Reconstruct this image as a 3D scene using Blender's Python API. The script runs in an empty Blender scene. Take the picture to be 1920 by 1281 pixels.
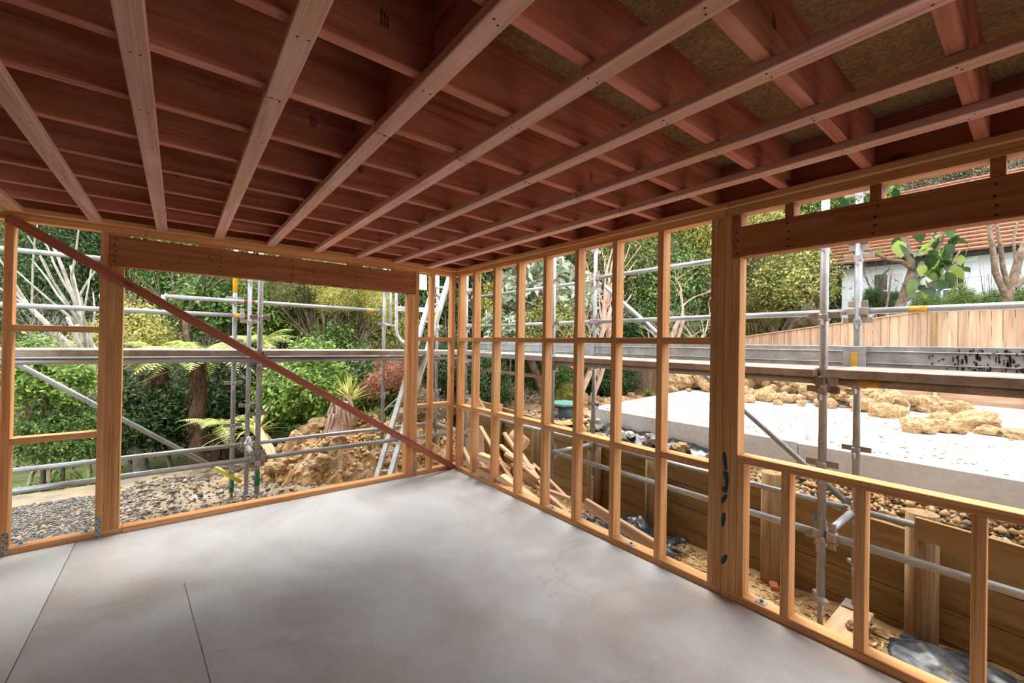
import bpy, bmesh, math, random
import numpy as np
from mathutils import Vector, Matrix, Euler, noise as mnoise
rnd = random.Random(7)
scene = bpy.context.scene
col = scene.collection

# ------------------------------------------------------------------ camera, sky, sun, exposure
CAM = Vector((-2.6389, -4.4433, 1.5256)); YAW, PITCH, ROLL, FPX = math.radians(-38.347), math.radians(0.286), math.radians(0.956), 790.2
_f = Vector((-math.sin(YAW) * math.cos(PITCH), math.cos(YAW) * math.cos(PITCH), math.sin(PITCH)))
_r0 = Vector((math.cos(YAW), math.sin(YAW), 0)); _u0 = _r0.cross(_f)
_r = math.cos(ROLL) * _r0 + math.sin(ROLL) * _u0
_u = -math.sin(ROLL) * _r0 + math.cos(ROLL) * _u0
cam_d = bpy.data.cameras.new('camera'); cam = bpy.data.objects.new('camera', cam_d); col.objects.link(cam)
cam_d.sensor_width = 36.0; cam_d.lens = FPX / 1920 * 36.0; cam_d.clip_start = 0.05; cam_d.clip_end = 300
cam.matrix_world = Matrix(((_r.x, _u.x, -_f.x, CAM.x), (_r.y, _u.y, -_f.y, CAM.y), (_r.z, _u.z, -_f.z, CAM.z), (0, 0, 0, 1)))
scene.camera = cam
def at(px, py, depth):
    """the point seen at a pixel of the photograph, at its own distance from the camera"""
    return CAM + (_f + _r * ((px - 960) / FPX) - _u * ((py - 640.5) / FPX)) * depth

world = bpy.data.worlds.new('overcast_sky'); scene.world = world; world.use_nodes = True
bg = world.node_tree.nodes['Background']; bg.inputs[0].default_value = (0.90, 0.95, 1.0, 1); bg.inputs[1].default_value = 1.0
sun_d = bpy.data.lights.new('sun', 'SUN'); sun_d.energy = 1.6; sun_d.angle = math.radians(35); sun_d.color = (1.0, 0.95, 0.87)
sun = bpy.data.objects.new('sun', sun_d); col.objects.link(sun)
sun.rotation_euler = Vector((-0.30, -0.45, -1.0)).to_track_quat('-Z', 'Y').to_euler()
vs = scene.view_settings; vs.view_transform = 'Standard'; vs.look = 'None'; vs.gamma = 1.0; vs.use_curve_mapping = False
vs.exposure = 1.95

# ------------------------------------------------------------------ object helpers
WM = {}
def link(o, parent, mw):
    col.objects.link(o)
    if parent is not None:
        o.parent = parent; o.matrix_parent_inverse = WM[parent.name].inverted()
    o.matrix_basis = mw; WM[o.name] = mw.copy()
    return o
def tag(o, label=None, cat=None, group=None, kind=None):
    if label: o['label'] = label
    if cat: o['category'] = cat
    if group: o['group'] = group
    if kind: o['kind'] = kind
    return o
def empty(name, loc=(0, 0, 0), label=None, cat=None, group=None, kind=None, rz=0.0):
    o = bpy.data.objects.new(name, None); o.empty_display_size = 0.1
    link(o, None, Matrix.Translation(Vector(loc)) @ Matrix.Rotation(rz, 4, 'Z'))
    return tag(o, label, cat, group, kind)
def obj(name, mesh, mat, parent=None, mw=None):
    if mat is not None and (not mesh.materials): mesh.materials.append(mat)
    o = bpy.data.objects.new(name, mesh)
    link(o, parent, mw if mw is not None else Matrix.Identity(4))
    if mat is not None and mesh.materials[0] != mat:
        o.material_slots[0].link = 'OBJECT'; o.material_slots[0].material = mat
    return o
def pymesh(name, v, f, smooth=False):
    m = bpy.data.meshes.new(name); m.from_pydata([tuple(p) for p in v], [], f); m.update()
    if smooth: m.polygons.foreach_set('use_smooth', [True] * len(m.polygons))
    return m
_cache = {}
def box_mesh(l, w, h, bev=0.0025):
    k = ('b', round(l, 4), round(w, 4), round(h, 4), bev)
    if k not in _cache:
        bm = bmesh.new(); bmesh.ops.create_cube(bm, size=1.0)
        bmesh.ops.scale(bm, vec=(l, w, h), verts=bm.verts)
        if bev: bmesh.ops.bevel(bm, geom=list(bm.edges), offset=min(bev, .3 * min(l, w, h)), segments=1, affect='EDGES')
        m = bpy.data.meshes.new('timber'); bm.to_mesh(m); bm.free(); _cache[k] = m
    return _cache[k]
def cyl_mesh(l, r, seg=16, r2=None):
    k = ('c', round(l, 4), round(r, 4), seg, r2)
    if k not in _cache:
        r2_ = r if r2 is None else r2; v = []; f = []
        for i in range(seg):
            a = 2 * math.pi * i / seg
            v.append((-l / 2, math.cos(a) * r, math.sin(a) * r)); v.append((l / 2, math.cos(a) * r2_, math.sin(a) * r2_))
        for i in range(seg):
            j = (i + 1) % seg; f.append((2 * i, 2 * j, 2 * j + 1, 2 * i + 1))
        f.append([2 * i for i in range(seg)][::-1]); f.append([2 * i + 1 for i in range(seg)])
        m = pymesh('tube', v, f)
        sm = [True] * seg + [False, False]; m.polygons.foreach_set('use_smooth', sm); _cache[k] = m
    return _cache[k]
def frame(p0, p1, up=(0, 0, 1)):
    p0 = Vector(p0); p1 = Vector(p1); x = (p1 - p0).normalized(); up = Vector(up)
    if abs(x.dot(up)) > 0.99: up = Vector((0, 1, 0))
    y = up.cross(x).normalized(); z = x.cross(y); c = (p0 + p1) / 2
    return Matrix(((x.x, y.x, z.x, c.x), (x.y, y.y, z.y, c.y), (x.z, y.z, z.z, c.z), (0, 0, 0, 1)))
def beam(name, p0, p1, w, h, mat, parent=None, up=(0, 0, 1), bev=0.0025):
    l = (Vector(p1) - Vector(p0)).length
    return obj(name, box_mesh(l, w, h, bev), mat, parent, frame(p0, p1, up))
def block(name, x0, x1, y0, y1, z0, z1, mat, parent=None, bev=0.0025):
    """axis-aligned timber; local X lies along its longest side so the grain follows it"""
    d = (x1 - x0, y1 - y0, z1 - z0); c = Vector(((x0 + x1) / 2, (y0 + y1) / 2, (z0 + z1) / 2)); a = d.index(max(d))
    e = Vector((0, 0, 0)); e[a] = d[a] / 2
    if a == 0: return beam(name, c - e, c + e, d[1], d[2], mat, parent, bev=bev)
    if a == 1: return beam(name, c - e, c + e, d[0], d[2], mat, parent, bev=bev)
    return beam(name, c - e, c + e, d[0], d[1], mat, parent, up=(0, 1, 0), bev=bev)
def pipe(name, p0, p1, r, mat, parent=None, seg=16, r2=None):
    l = (Vector(p1) - Vector(p0)).length
    return obj(name, cyl_mesh(l, r, seg, r2), mat, parent, frame(p0, p1))
class MB:
    def __init__(s): s.v = []; s.f = []
    def box(s, x0, x1, y0, y1, z0, z1):
        n = len(s.v)
        s.v += [(x, y, z) for x in (x0, x1) for y in (y0, y1) for z in (z0, z1)]
        s.f += [tuple(n + i for i in q) for q in ((0, 1, 3, 2), (4, 6, 7, 5), (0, 4, 5, 1), (2, 3, 7, 6), (0, 2, 6, 4), (1, 5, 7, 3))]
    def tube(s, pts, radii, sides=5):
        n0 = len(s.v); pts = [Vector(p) for p in pts]; N = len(pts)
        ref = Vector((0.31, 0.17, 0.93))
        for i, p in enumerate(pts):
            d = (pts[min(i + 1, N - 1)] - pts[max(i - 1, 0)])
            d = d.normalized() if d.length > 1e-9 else Vector((0, 0, 1))
            a = d.cross(ref); a = a.normalized() if a.length > 1e-4 else Vector((1, 0, 0)); b = d.cross(a)
            for k in range(sides):
                t = 2 * math.pi * k / sides; s.v.append(tuple(p + (a * math.cos(t) + b * math.sin(t)) * radii[i]))
        for i in range(N - 1):
            for k in range(sides):
                k2 = (k + 1) % sides; q = n0 + i * sides
                s.f.append((q + k, q + k2, q + sides + k2, q + sides + k))
        s.f.append(tuple(n0 + (N - 1) * sides + k for k in range(sides)))
    def mesh(s, name, smooth=False): return pymesh(name, s.v, s.f, smooth)
def grid(name, x0, x1, y0, y1, nx, ny, hf, mat, kind=None, smooth=True):
    v = []; f = []
    for j in range(ny + 1):
        for i in range(nx + 1):
            x = x0 + (x1 - x0) * i / nx; y = y0 + (y1 - y0) * j / ny; v.append((x, y, hf(x, y)))
    for j in range(ny):
        for i in range(nx):
            a = j * (nx + 1) + i; f.append((a, a + 1, a + nx + 2, a + nx + 1))
    o = obj(name, pymesh(name, v, f, smooth), mat)
    if kind: o['kind'] = kind
    return o
def fbm(x, y, z=0.0, o=4): return mnoise.fractal(Vector((x, y, z)), 0.9, 2.1, o, noise_basis='PERLIN_ORIGINAL')
def sstep(a, b, x):
    t = min(1, max(0, (x - a) / (b - a))); return t * t * (3 - 2 * t)

# ------------------------------------------------------------------ materials
def srgb(r, g, b):
    return tuple(((c / 255) / 12.92 if c / 255 <= 0.04045 else ((c / 255 + 0.055) / 1.055) ** 2.4) for c in (r, g, b)) + (1,)
def new_mat(name):
    m = bpy.data.materials.new(name); m.use_nodes = True; nt = m.node_tree; b = nt.nodes['Principled BSDF']
    return m, nt, b
def N(nt, t, **kw):
    n = nt.nodes.new(t)
    for k, v in kw.items():
        if k in n.inputs.keys(): n.inputs[k].default_value = v
        else: setattr(n, k, v)
    return n
def ramp(nt, stops):
    r = nt.nodes.new('ShaderNodeValToRGB'); e = r.color_ramp.elements
    while len(e) < len(stops): e.new(0.5)
    for i, (p, c) in enumerate(stops): e[i].position = p; e[i].color = c
    return r
def local_coords(nt, scale=(1, 1, 1), rand=True):
    tc = nt.nodes.new('ShaderNodeTexCoord'); mp = nt.nodes.new('ShaderNodeMapping'); mp.inputs['Scale'].default_value = scale
    if rand:
        oi = nt.nodes.new('ShaderNodeObjectInfo'); ml = N(nt, 'ShaderNodeMath', operation='MULTIPLY'); ml.inputs[1].default_value = 37.0
        nt.links.new(oi.outputs['Random'], ml.inputs[0])
        ad = N(nt, 'ShaderNodeVectorMath', operation='ADD'); nt.links.new(tc.outputs['Object'], ad.inputs[0]); nt.links.new(ml.outputs[0], ad.inputs[1])
        nt.links.new(ad.outputs[0], mp.inputs['Vector'])
    else: nt.links.new(tc.outputs['Object'], mp.inputs['Vector'])
    return mp
def wood(name, light, mid, dark, streak=28.0, knots=0.35, rough=0.75, tint=0.12, stain=None):
    m, nt, b = new_mat(name); L = nt.links
    c1 = local_coords(nt, (1.3, streak, streak)); c2 = local_coords(nt, (0.5, 160, 160)); c3 = local_coords(nt, (1.6, 5.5, 5.5)); c4 = local_coords(nt, (2.2, 6, 6))
    n1 = N(nt, 'ShaderNodeTexNoise', Scale=1.0, Detail=5.0, Distortion=0.8); L.new(c1.outputs[0], n1.inputs['Vector'])
    n2 = N(nt, 'ShaderNodeTexNoise', Scale=1.0, Detail=2.0); L.new(c2.outputs[0], n2.inputs['Vector'])
    ad = N(nt, 'ShaderNodeMath', operation='MULTIPLY_ADD'); ad.inputs[1].default_value = 0.45
    L.new(n2.outputs[0], ad.inputs[0]); L.new(n1.outputs[0], ad.inputs[2])
    r = ramp(nt, [(0.45, srgb(*dark)), (0.66, srgb(*mid)), (0.92, srgb(*light))]); L.new(ad.outputs[0], r.inputs[0])
    # knots
    vo = N(nt, 'ShaderNodeTexVoronoi', Scale=1.0); L.new(c3.outputs[0], vo.inputs['Vector'])
    kr = ramp(nt, [(0.045, (1, 1, 1, 1)), (0.10, (0, 0, 0, 1))]); L.new(vo.outputs['Distance'], kr.inputs[0])
    km = N(nt, 'ShaderNodeMath', operation='MULTIPLY'); km.inputs[1].default_value = knots; L.new(kr.outputs[0], km.inputs[0])
    mx = N(nt, 'ShaderNodeMix', data_type='RGBA'); mx.inputs['B'].default_value = srgb(*[int(c * 0.35) for c in dark])
    L.new(km.outputs[0], mx.inputs['Factor']); L.new(r.outputs[0], mx.inputs['A'])
    out = mx.outputs['Result']
    if stain:
        n3 = N(nt, 'ShaderNodeTexNoise', Scale=1.0, Detail=3.0); L.new(c4.outputs[0], n3.inputs['Vector'])
        sr = ramp(nt, [(0.45, (0, 0, 0, 1)), (0.72, (0.75, 0.75, 0.75, 1))]); L.new(n3.outputs[0], sr.inputs[0])
        m3 = N(nt, 'ShaderNodeMix', data_type='RGBA'); m3.inputs['B'].default_value = srgb(*stain)
        L.new(sr.outputs[0], m3.inputs['Factor']); L.new(out, m3.inputs['A']); out = m3.outputs['Result']
    oi = nt.nodes.new('ShaderNodeObjectInfo'); hs = nt.nodes.new('ShaderNodeHueSaturation')
    mr = N(nt, 'ShaderNodeMapRange'); mr.inputs['To Min'].default_value = 1 - tint; mr.inputs['To Max'].default_value = 1 + tint
    L.new(oi.outputs['Random'], mr.inputs['Value']); L.new(mr.outputs[0], hs.inputs['Value']); L.new(out, hs.inputs['Color'])
    L.new(hs.outputs[0], b.inputs['Base Color']); b.inputs['Roughness'].default_value = rough
    b.inputs['Specular IOR Level'].default_value = 0.25
    bp = N(nt, 'ShaderNodeBump', Strength=0.25, Distance=0.004); L.new(ad.outputs[0], bp.inputs['Height']); L.new(bp.outputs[0], b.inputs['Normal'])
    return m
def mottled(name, stops, scale=4.0, detail=6.0, rough=0.85, bump=0.3, bdist=0.01, fine=60.0, metallic=0.0, stretch=(1, 1, 1), rand=False, spec=0.3):
    m, nt, b = new_mat(name); L = nt.links
    c = local_coords(nt, stretch, rand)
    n1 = N(nt, 'ShaderNodeTexNoise', Scale=scale, Detail=detail, Roughness=0.62, Distortion=0.4); L.new(c.outputs[0], n1.inputs['Vector'])
    n2 = N(nt, 'ShaderNodeTexNoise', Scale=fine, Detail=3.0); L.new(c.outputs[0], n2.inputs['Vector'])
    ma = N(nt, 'ShaderNodeMath', operation='MULTIPLY_ADD'); ma.inputs[1].default_value = 0.35; L.new(n2.outputs[0], ma.inputs[0]); L.new(n1.outputs[0], ma.inputs[2])
    r = ramp(nt, stops); L.new(ma.outputs[0], r.inputs[0]); L.new(r.outputs[0], b.inputs['Base Color'])
    b.inputs['Roughness'].default_value = rough; b.inputs['Metallic'].default_value = metallic; b.inputs['Specular IOR Level'].default_value = spec
    bp = N(nt, 'ShaderNodeBump', Strength=bump, Distance=bdist); L.new(ma.outputs[0], bp.inputs['Height']); L.new(bp.outputs[0], b.inputs['Normal'])
    return m
def plain(name, c, rough=0.6, metallic=0.0, spec=0.4, var=0.08):
    d = tuple(max(0, int(x * (1 - 2 * var))) for x in c); u = tuple(min(255, int(x * (1 + var))) for x in c)
    return mottled(name, [(0.45, srgb(*d)), (0.85, srgb(*u))], scale=7, rough=rough, metallic=metallic, bump=0.05, spec=spec)
def leafmat(name, dark, mid, light, trans=0.35, rough=0.45, byobj=False):
    if trans > .3: dark, mid, light = [tuple(min(255, int((c * .74 + sum(q) / 3 * .26) * k * h)) for c, h in zip(q, (1.08, 1.0, 1.0))) for q, k in ((dark, 1.12), (mid, 1.16), (light, 1.18))]
    m, nt, b = new_mat(name); L = nt.links; nt.nodes.remove(b); out = nt.nodes['Material Output']
    g = nt.nodes.new('ShaderNodeNewGeometry'); r = ramp(nt, [(0.0, srgb(*dark)), (0.55, srgb(*mid)), (1.0, srgb(*light))])
    oi = nt.nodes.new('ShaderNodeObjectInfo'); L.new(oi.outputs['Random'] if byobj else g.outputs['Random Per Island'], r.inputs[0])
    hs = nt.nodes.new('ShaderNodeHueSaturation')
    mr = N(nt, 'ShaderNodeMapRange'); mr.inputs['To Min'].default_value = 0.82; mr.inputs['To Max'].default_value = 1.18
    L.new(oi.outputs['Random'], mr.inputs['Value']); L.new(mr.outputs[0], hs.inputs['Value']); L.new(r.outputs[0], hs.inputs['Color'])
    p = N(nt, 'ShaderNodeBsdfPrincipled', Roughness=rough); p.inputs['Specular IOR Level'].default_value = 0.35; L.new(hs.outputs[0], p.inputs['Base Color'])
    t = nt.nodes.new('ShaderNodeBsdfTranslucent'); L.new(hs.outputs[0], t.inputs['Color'])
    mx = nt.nodes.new('ShaderNodeMixShader'); mx.inputs[0].default_value = trans; L.new(p.outputs[0], mx.inputs[1]); L.new(t.outputs[0], mx.inputs[2]); L.new(mx.outputs[0], out.inputs['Surface'])
    return m

M_pine = wood('pine_framing', (226, 176, 124), (208, 152, 100), (176, 118, 70), streak=30, knots=0.5)
M_lintel = wood('reddish_lintel_timber', (180, 122, 80), (162, 102, 62), (138, 82, 46), streak=22, knots=0.7, tint=0.03)
M_batten = wood('pink_treated_batten', (232, 188, 176), (216, 164, 152), (184, 122, 112), streak=26, knots=0.6, stain=(206, 164, 120))
M_joist = wood('red_brown_joist', (212, 144, 126), (190, 116, 98), (150, 80, 64), streak=20, knots=0.8, stain=(164, 104, 68))
M_brace = wood('reddish_brace_timber', (176, 112, 88), (160, 94, 72), (128, 70, 52), streak=30, knots=0.6)
M_retain = wood('weathered_retaining_board', (158, 130, 88), (136, 108, 68), (106, 80, 46), streak=9, knots=0.7, tint=0.15)
M_post = wood('weathered_round_post', (158, 130, 94), (134, 106, 72), (100, 76, 48), streak=30, knots=0.5)
M_fence = wood('new_fence_paling', (192, 160, 132), (174, 140, 112), (142, 108, 82), streak=14, knots=0.5, tint=0.2)
M_scrap = wood('timber_offcut', (226, 194, 160), (206, 166, 130), (160, 118, 86), streak=24, knots=0.4, tint=0.2)
M_greywood = wood('grey_scaffold_board', (178, 168, 158), (150, 138, 126), (112, 98, 86), streak=16, knots=0.3)
M_sheet = mottled('particle_board', [(0.40, srgb(112, 88, 58)), (0.62, srgb(152, 124, 88)), (0.85, srgb(184, 156, 116))], scale=60, detail=6, fine=220, bump=0.15)
M_steel = mottled('galvanised_tube', [(0.42, srgb(122, 120, 118)), (0.62, srgb(156, 156, 156)), (0.9, srgb(186, 187, 188))], scale=6, fine=90, rough=0.42, metallic=0.45, bump=0.05, stretch=(0.6, 2, 2), rand=True, spec=0.5)
M_wornsteel = mottled('worn_steel_plank', [(0.42, srgb(112, 100, 90)), (0.62, srgb(146, 134, 122)), (0.9, srgb(176, 166, 156))], scale=5, fine=80, rough=0.55, metallic=0.35, bump=0.06, rand=True)
M_galv = mottled('galvanised_sheet', [(0.4, srgb(130, 132, 132)), (0.65, srgb(160, 162, 162)), (0.9, srgb(186, 188, 188))], scale=9, fine=50, rough=0.45, metallic=0.4, bump=0.05)
M_blocker = plain('dark_light_blocker', (78, 74, 72), rough=0.8)  # for the sheets added to keep daylight out of the room
M_alu = plain('aluminium_ladder', (206, 206, 204), rough=0.4, metallic=0.5)
M_yellow = plain('yellow_paint', (226, 178, 30), rough=0.5)
M_yellow2 = plain('yellow_brace_end', (206, 200, 92), rough=0.5)
M_green = plain('green_paint', (40, 110, 78), rough=0.5)
M_orange = plain('orange_paint_band', (208, 158, 62), rough=0.6)
M_rust = plain('rusty_patch', (142, 74, 50), rough=0.8)
M_teal = plain('teal_spray_paint', (14, 66, 64), rough=0.6)
M_ink = plain('black_stamp_ink', (34, 24, 20), rough=0.8)
M_nail = plain('dark_nail_head', (40, 30, 26), rough=0.7)
M_white = plain('white_plastic_rag', (232, 232, 230), rough=0.6)
M_blue = plain('blue_tag', (60, 140, 200), rough=0.5)
M_brick = plain('orange_brick', (160, 92, 58), rough=0.9)
M_lid = plain('teal_plastic_lid', (88, 130, 124), rough=0.5)
M_drum = mottled('dark_plastic_riser', [(0.45, srgb(44, 50, 56)), (0.72, srgb(70, 78, 84)), (0.86, srgb(150, 150, 136))], scale=5, fine=14, rough=0.5, bump=0.05)
M_black = mottled('dusty_black_plastic', [(0.50, srgb(24, 26, 30)), (0.64, srgb(50, 54, 60)), (0.76, srgb(84, 88, 92)), (0.84, srgb(130, 118, 92)), (0.95, srgb(150, 132, 98))], scale=5, fine=40, rough=0.35, bump=0.2, spec=0.6)
M_blackclean = mottled('black_plastic', [(0.45, srgb(12, 13, 15)), (0.66, srgb(28, 30, 34)), (0.85, srgb(70, 74, 80))], scale=5, fine=40, rough=0.3, bump=0.2, spec=0.6)
M_pad = mottled('pale_pad_concrete', [(0.38, srgb(176, 160, 142)), (0.55, srgb(204, 200, 196)), (0.8, srgb(226, 224, 222))], scale=1.6, fine=25, bump=0.15)
M_clay = mottled('orange_clay', [(0.36, srgb(92, 64, 36)), (0.50, srgb(150, 106, 60)), (0.62, srgb(178, 138, 90)), (0.76, srgb(192, 164, 126)), (0.9, srgb(200, 190, 172))], scale=5, fine=40, bump=0.8, bdist=0.03)
M_claygrey = mottled('grey_clay', [(0.4, srgb(120, 112, 104)), (0.6, srgb(160, 152, 142)), (0.85, srgb(190, 182, 172))], scale=5, fine=40, bump=0.8, bdist=0.03)
M_sand = mottled('trench_soil', [(0.38, srgb(96, 72, 44)), (0.56, srgb(164, 128, 84)), (0.74, srgb(196, 164, 116)), (0.9, srgb(214, 190, 148))], scale=4, fine=50, bump=0.6, bdist=0.02)
M_fill = mottled('rubbly_fill_soil', [(0.38, srgb(84, 62, 42)), (0.52, srgb(140, 104, 66)), (0.68, srgb(172, 136, 92)), (0.88, srgb(190, 172, 146))], scale=6, fine=40, bump=0.8, bdist=0.03)
M_ground = mottled('leaf_litter_soil', [(0.38, srgb(44, 46, 26)), (0.58, srgb(74, 82, 40)), (0.85, srgb(110, 104, 66))], scale=3, fine=30, bump=0.5, bdist=0.04)
M_yard = mottled('stony_yard_soil', [(0.36, srgb(82, 74, 64)), (0.50, srgb(116, 108, 98)), (0.62, srgb(136, 124, 108)), (0.74, srgb(150, 128, 96)), (0.84, srgb(150, 144, 136)), (0.97, srgb(182, 178, 170))], scale=5, fine=50, bump=0.6, bdist=0.02)
M_gravel = leafmat('grey_gravel', (76, 74, 71), (118, 113, 108), (160, 152, 141), trans=0.0, rough=0.9)
M_stone = leafmat('mixed_stones', (78, 66, 54), (138, 116, 90), (180, 170, 156), trans=0.0, rough=0.9)
M_chips = leafmat('wood_chips', (150, 112, 66), (206, 166, 112), (236, 212, 160), trans=0.0, rough=0.9)
M_bark = mottled('brown_bark', [(0.4, srgb(70, 56, 46)), (0.62, srgb(112, 92, 76)), (0.85, srgb(146, 128, 110))], scale=8, fine=40, bump=0.6)
M_barkpale = mottled('pale_lichen_bark', [(0.4, srgb(122, 112, 98)), (0.62, srgb(166, 158, 144)), (0.85, srgb(196, 192, 182))], scale=8, fine=40, bump=0.4)
M_barkpink = mottled('pinkish_bark', [(0.4, srgb(146, 116, 96)), (0.62, srgb(188, 158, 136)), (0.85, srgb(212, 190, 172))], scale=6, fine=40, bump=0.4)
M_fibre = mottled('fibrous_fern_trunk', [(0.4, srgb(58, 40, 28)), (0.62, srgb(98, 72, 52)), (0.85, srgb(136, 106, 80))], scale=9, fine=60, bump=1.0, bdist=0.03, stretch=(6, 6, 1))
M_tile = plain('brown_roof_tile', (150, 100, 72), rough=0.85, var=0.14)
M_wallwhite = plain('white_weatherboard', (232, 234, 236), rough=0.7, var=0.03)
M_glass = plain('dark_window_glass', (54, 62, 64), rough=0.1, spec=0.8)
M_curtain = plain('net_curtain', (206, 208, 206), rough=0.8)
L_broad = leafmat('bright_broad_leaf', (62, 108, 30), (104, 158, 50), (166, 204, 88))
L_mid = leafmat('mid_green_leaf', (48, 88, 32), (84, 128, 48), (132, 170, 78))
L_dark = leafmat('dark_green_leaf', (30, 60, 28), (54, 92, 40), (92, 130, 64))
L_kanuka = leafmat('olive_fine_leaf', (70, 84, 36), (112, 126, 56), (164, 170, 90))
L_olive = leafmat('yellow_olive_leaf', (98, 112, 40), (146, 158, 62), (196, 200, 100))
L_grey = leafmat('grey_green_leaf', (104, 136, 98), (144, 174, 134), (190, 208, 176))
L_vari = leafmat('variegated_yellow_leaf', (78, 108, 40), (134, 156, 62), (196, 196, 112))
L_dead = leafmat('dead_reddish_leaf', (132, 78, 58), (176, 116, 88), (208, 158, 126), trans=0.2)
L_brown = leafmat('dry_brown_leaf', (104, 88, 66), (144, 126, 100), (182, 166, 140), trans=0.2)
L_strap = leafmat('strap_leaf', (56, 112, 36), (96, 156, 54), (150, 196, 86))
L_flax = leafmat('yellow_flax_leaf', (130, 146, 54), (178, 188, 82), (220, 220, 130))
L_fern = leafmat('tree_fern_frond', (104, 138, 52), (148, 176, 78), (192, 208, 120))
L_big = leafmat('large_glossy_leaf', (34, 70, 28), (60, 98, 40), (128, 164, 66), rough=0.3, byobj=True)

def floor_mat():
    m, nt, b = new_mat('smooth_concrete_floor'); L = nt.links
    c = local_coords(nt, (1, 1, 1), False)
    n1 = N(nt, 'ShaderNodeTexNoise', Scale=0.9, Detail=7.0, Roughness=0.6, Distortion=0.9); L.new(c.outputs[0], n1.inputs['Vector'])
    n2 = N(nt, 'ShaderNodeTexNoise', Scale=70.0, Detail=3.0); L.new(c.outputs[0], n2.inputs['Vector'])
    ma = N(nt, 'ShaderNodeMath', operation='MULTIPLY_ADD'); ma.inputs[1].default_value = 0.16; L.new(n2.outputs[0], ma.inputs[0]); L.new(n1.outputs[0], ma.inputs[2])
    r = ramp(nt, [(0.36, srgb(156, 150, 147)), (0.54, srgb(182, 180, 179)), (0.72, srgb(198, 199, 200))]); L.new(ma.outputs[0], r.inputs[0])
    # wandering brown tide lines of dried water
    n3 = N(nt, 'ShaderNodeTexNoise', Scale=0.62, Detail=5.0, Roughness=0.55, Distortion=0.6); L.new(c.outputs[0], n3.inputs['Vector'])
    s = ramp(nt, [(0.485, (0, 0, 0, 1)), (0.5, (0.24, 0.24, 0.24, 1)), (0.508, (0, 0, 0, 1))]); L.new(n3.outputs[0], s.inputs[0])
    n4 = N(nt, 'ShaderNodeTexNoise', Scale=1.3, Detail=1.0); L.new(c.outputs[0], n4.inputs['Vector'])
    gate = ramp(nt, [(0.5, (0, 0, 0, 1)), (0.62, (1, 1, 1, 1))]); L.new(n4.outputs[0], gate.inputs[0])
    gm = N(nt, 'ShaderNodeMath', operation='MULTIPLY'); L.new(s.outputs[0], gm.inputs[0]); L.new(gate.outputs[0], gm.inputs[1])
    mx = N(nt, 'ShaderNodeMix', data_type='RGBA'); mx.inputs['B'].default_value = srgb(150, 122, 96)
    L.new(gm.outputs[0], mx.inputs['Factor']); L.new(r.outputs[0], mx.inputs['A'])
    n5 = N(nt, 'ShaderNodeTexNoise', Scale=1.7, Detail=4.0); L.new(c.outputs[0], n5.inputs['Vector'])
    br = ramp(nt, [(0.52, (0, 0, 0, 1)), (0.78, (0.5, 0.5, 0.5, 1))]); L.new(n5.outputs[0], br.inputs[0])
    m5 = N(nt, 'ShaderNodeMix', data_type='RGBA'); m5.inputs['B'].default_value = srgb(172, 150, 124); L.new(br.outputs[0], m5.inputs['Factor']); L.new(mx.outputs['Result'], m5.inputs['A'])
    L.new(m5.outputs['Result'], b.inputs['Base Color']); b.inputs['Roughness'].default_value = 0.62; b.inputs['Specular IOR Level'].default_value = 0.3
    bp = N(nt, 'ShaderNodeBump', Strength=0.08, Distance=0.004); L.new(ma.outputs[0], bp.inputs['Height']); L.new(bp.outputs[0], b.inputs['Normal'])
    return m
M_floor = floor_mat()
M_joint = plain('dirt_in_saw_cut', (120, 92, 64), rough=0.9)
M_crackline = plain('thin_dark_line', (110, 100, 92), rough=0.9)

# ------------------------------------------------------------------ floor
fl = empty('floor', (-1.8, -4, 0), kind='structure')
block('slab_panel', -3.208, 0.10, -9.0, 0.10, -0.40, 0.0, M_floor, fl, bev=0)
block('slab_panel', -3.75, -3.213, -9.0, 0.10, -0.40, 0.0, M_floor, fl, bev=0)
block('saw_cut', -3.2135, -3.2075, -8.99, 0.0, -0.02, -0.003, M_joint, fl, bev=0)
mb = MB(); pts = [(-2.588, -1.123), (-2.572, -1.3), (-2.556, -1.517), (-2.528, -1.84), (-2.503, -2.161), (-2.48, -2.5)]
for (a, b_) in zip(pts[:-1], pts[1:]): mb.box(min(a[0], b_[0]) - .0015, min(a[0], b_[0]) + .0025, min(a[1], b_[1]), max(a[1], b_[1]), -0.001, 0.0008)
v = []; f = []
for i, p in enumerate(pts): v += [(p[0] - .0018, p[1], .0006), (p[0] + .0018, p[1], .0006)]
for i in range(len(pts) - 1): f.append((2 * i, 2 * i + 1, 2 * i + 3, 2 * i + 2))
obj('hairline_crack', pymesh('hairline_crack', v, f), M_crackline, fl)

# ------------------------------------------------------------------ wall framing
ZB, ZT, TH = 0.045, 2.33, 0.09
def anchor(parent, x, y, rz=0.0):
    p = obj('washer_plate', box_mesh(.055, .055, .004), M_galv, parent, Matrix.Translation((x, y, ZB + .0022)) @ Matrix.Rotation(rz, 4, 'Z'))
    obj('nut', cyl_mesh(.014, .0095, 6), M_wornsteel, p, Matrix.Translation((x, y, ZB + .011)) @ Matrix.Rotation(math.pi / 2, 4, 'Y'))
def strap(parent, x, z0, z1):
    s_ = block('nail_strap', x - .017, x + .017, -.003, -.0006, z0, z1, M_galv, parent, bev=0.0005)
    mb = MB()
    for k in range(7):
        z = z0 + (k + .5) * (z1 - z0) / 7; dx = .008 if k % 2 else -.008
        mb.box(x + dx - .0035, x + dx + .0035, -.0042, -.0026, z - .0035, z + .0035)
    obj('nail_heads', mb.mesh('nail_heads'), M_nail, s_)['kind'] = 'stuff'

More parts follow.
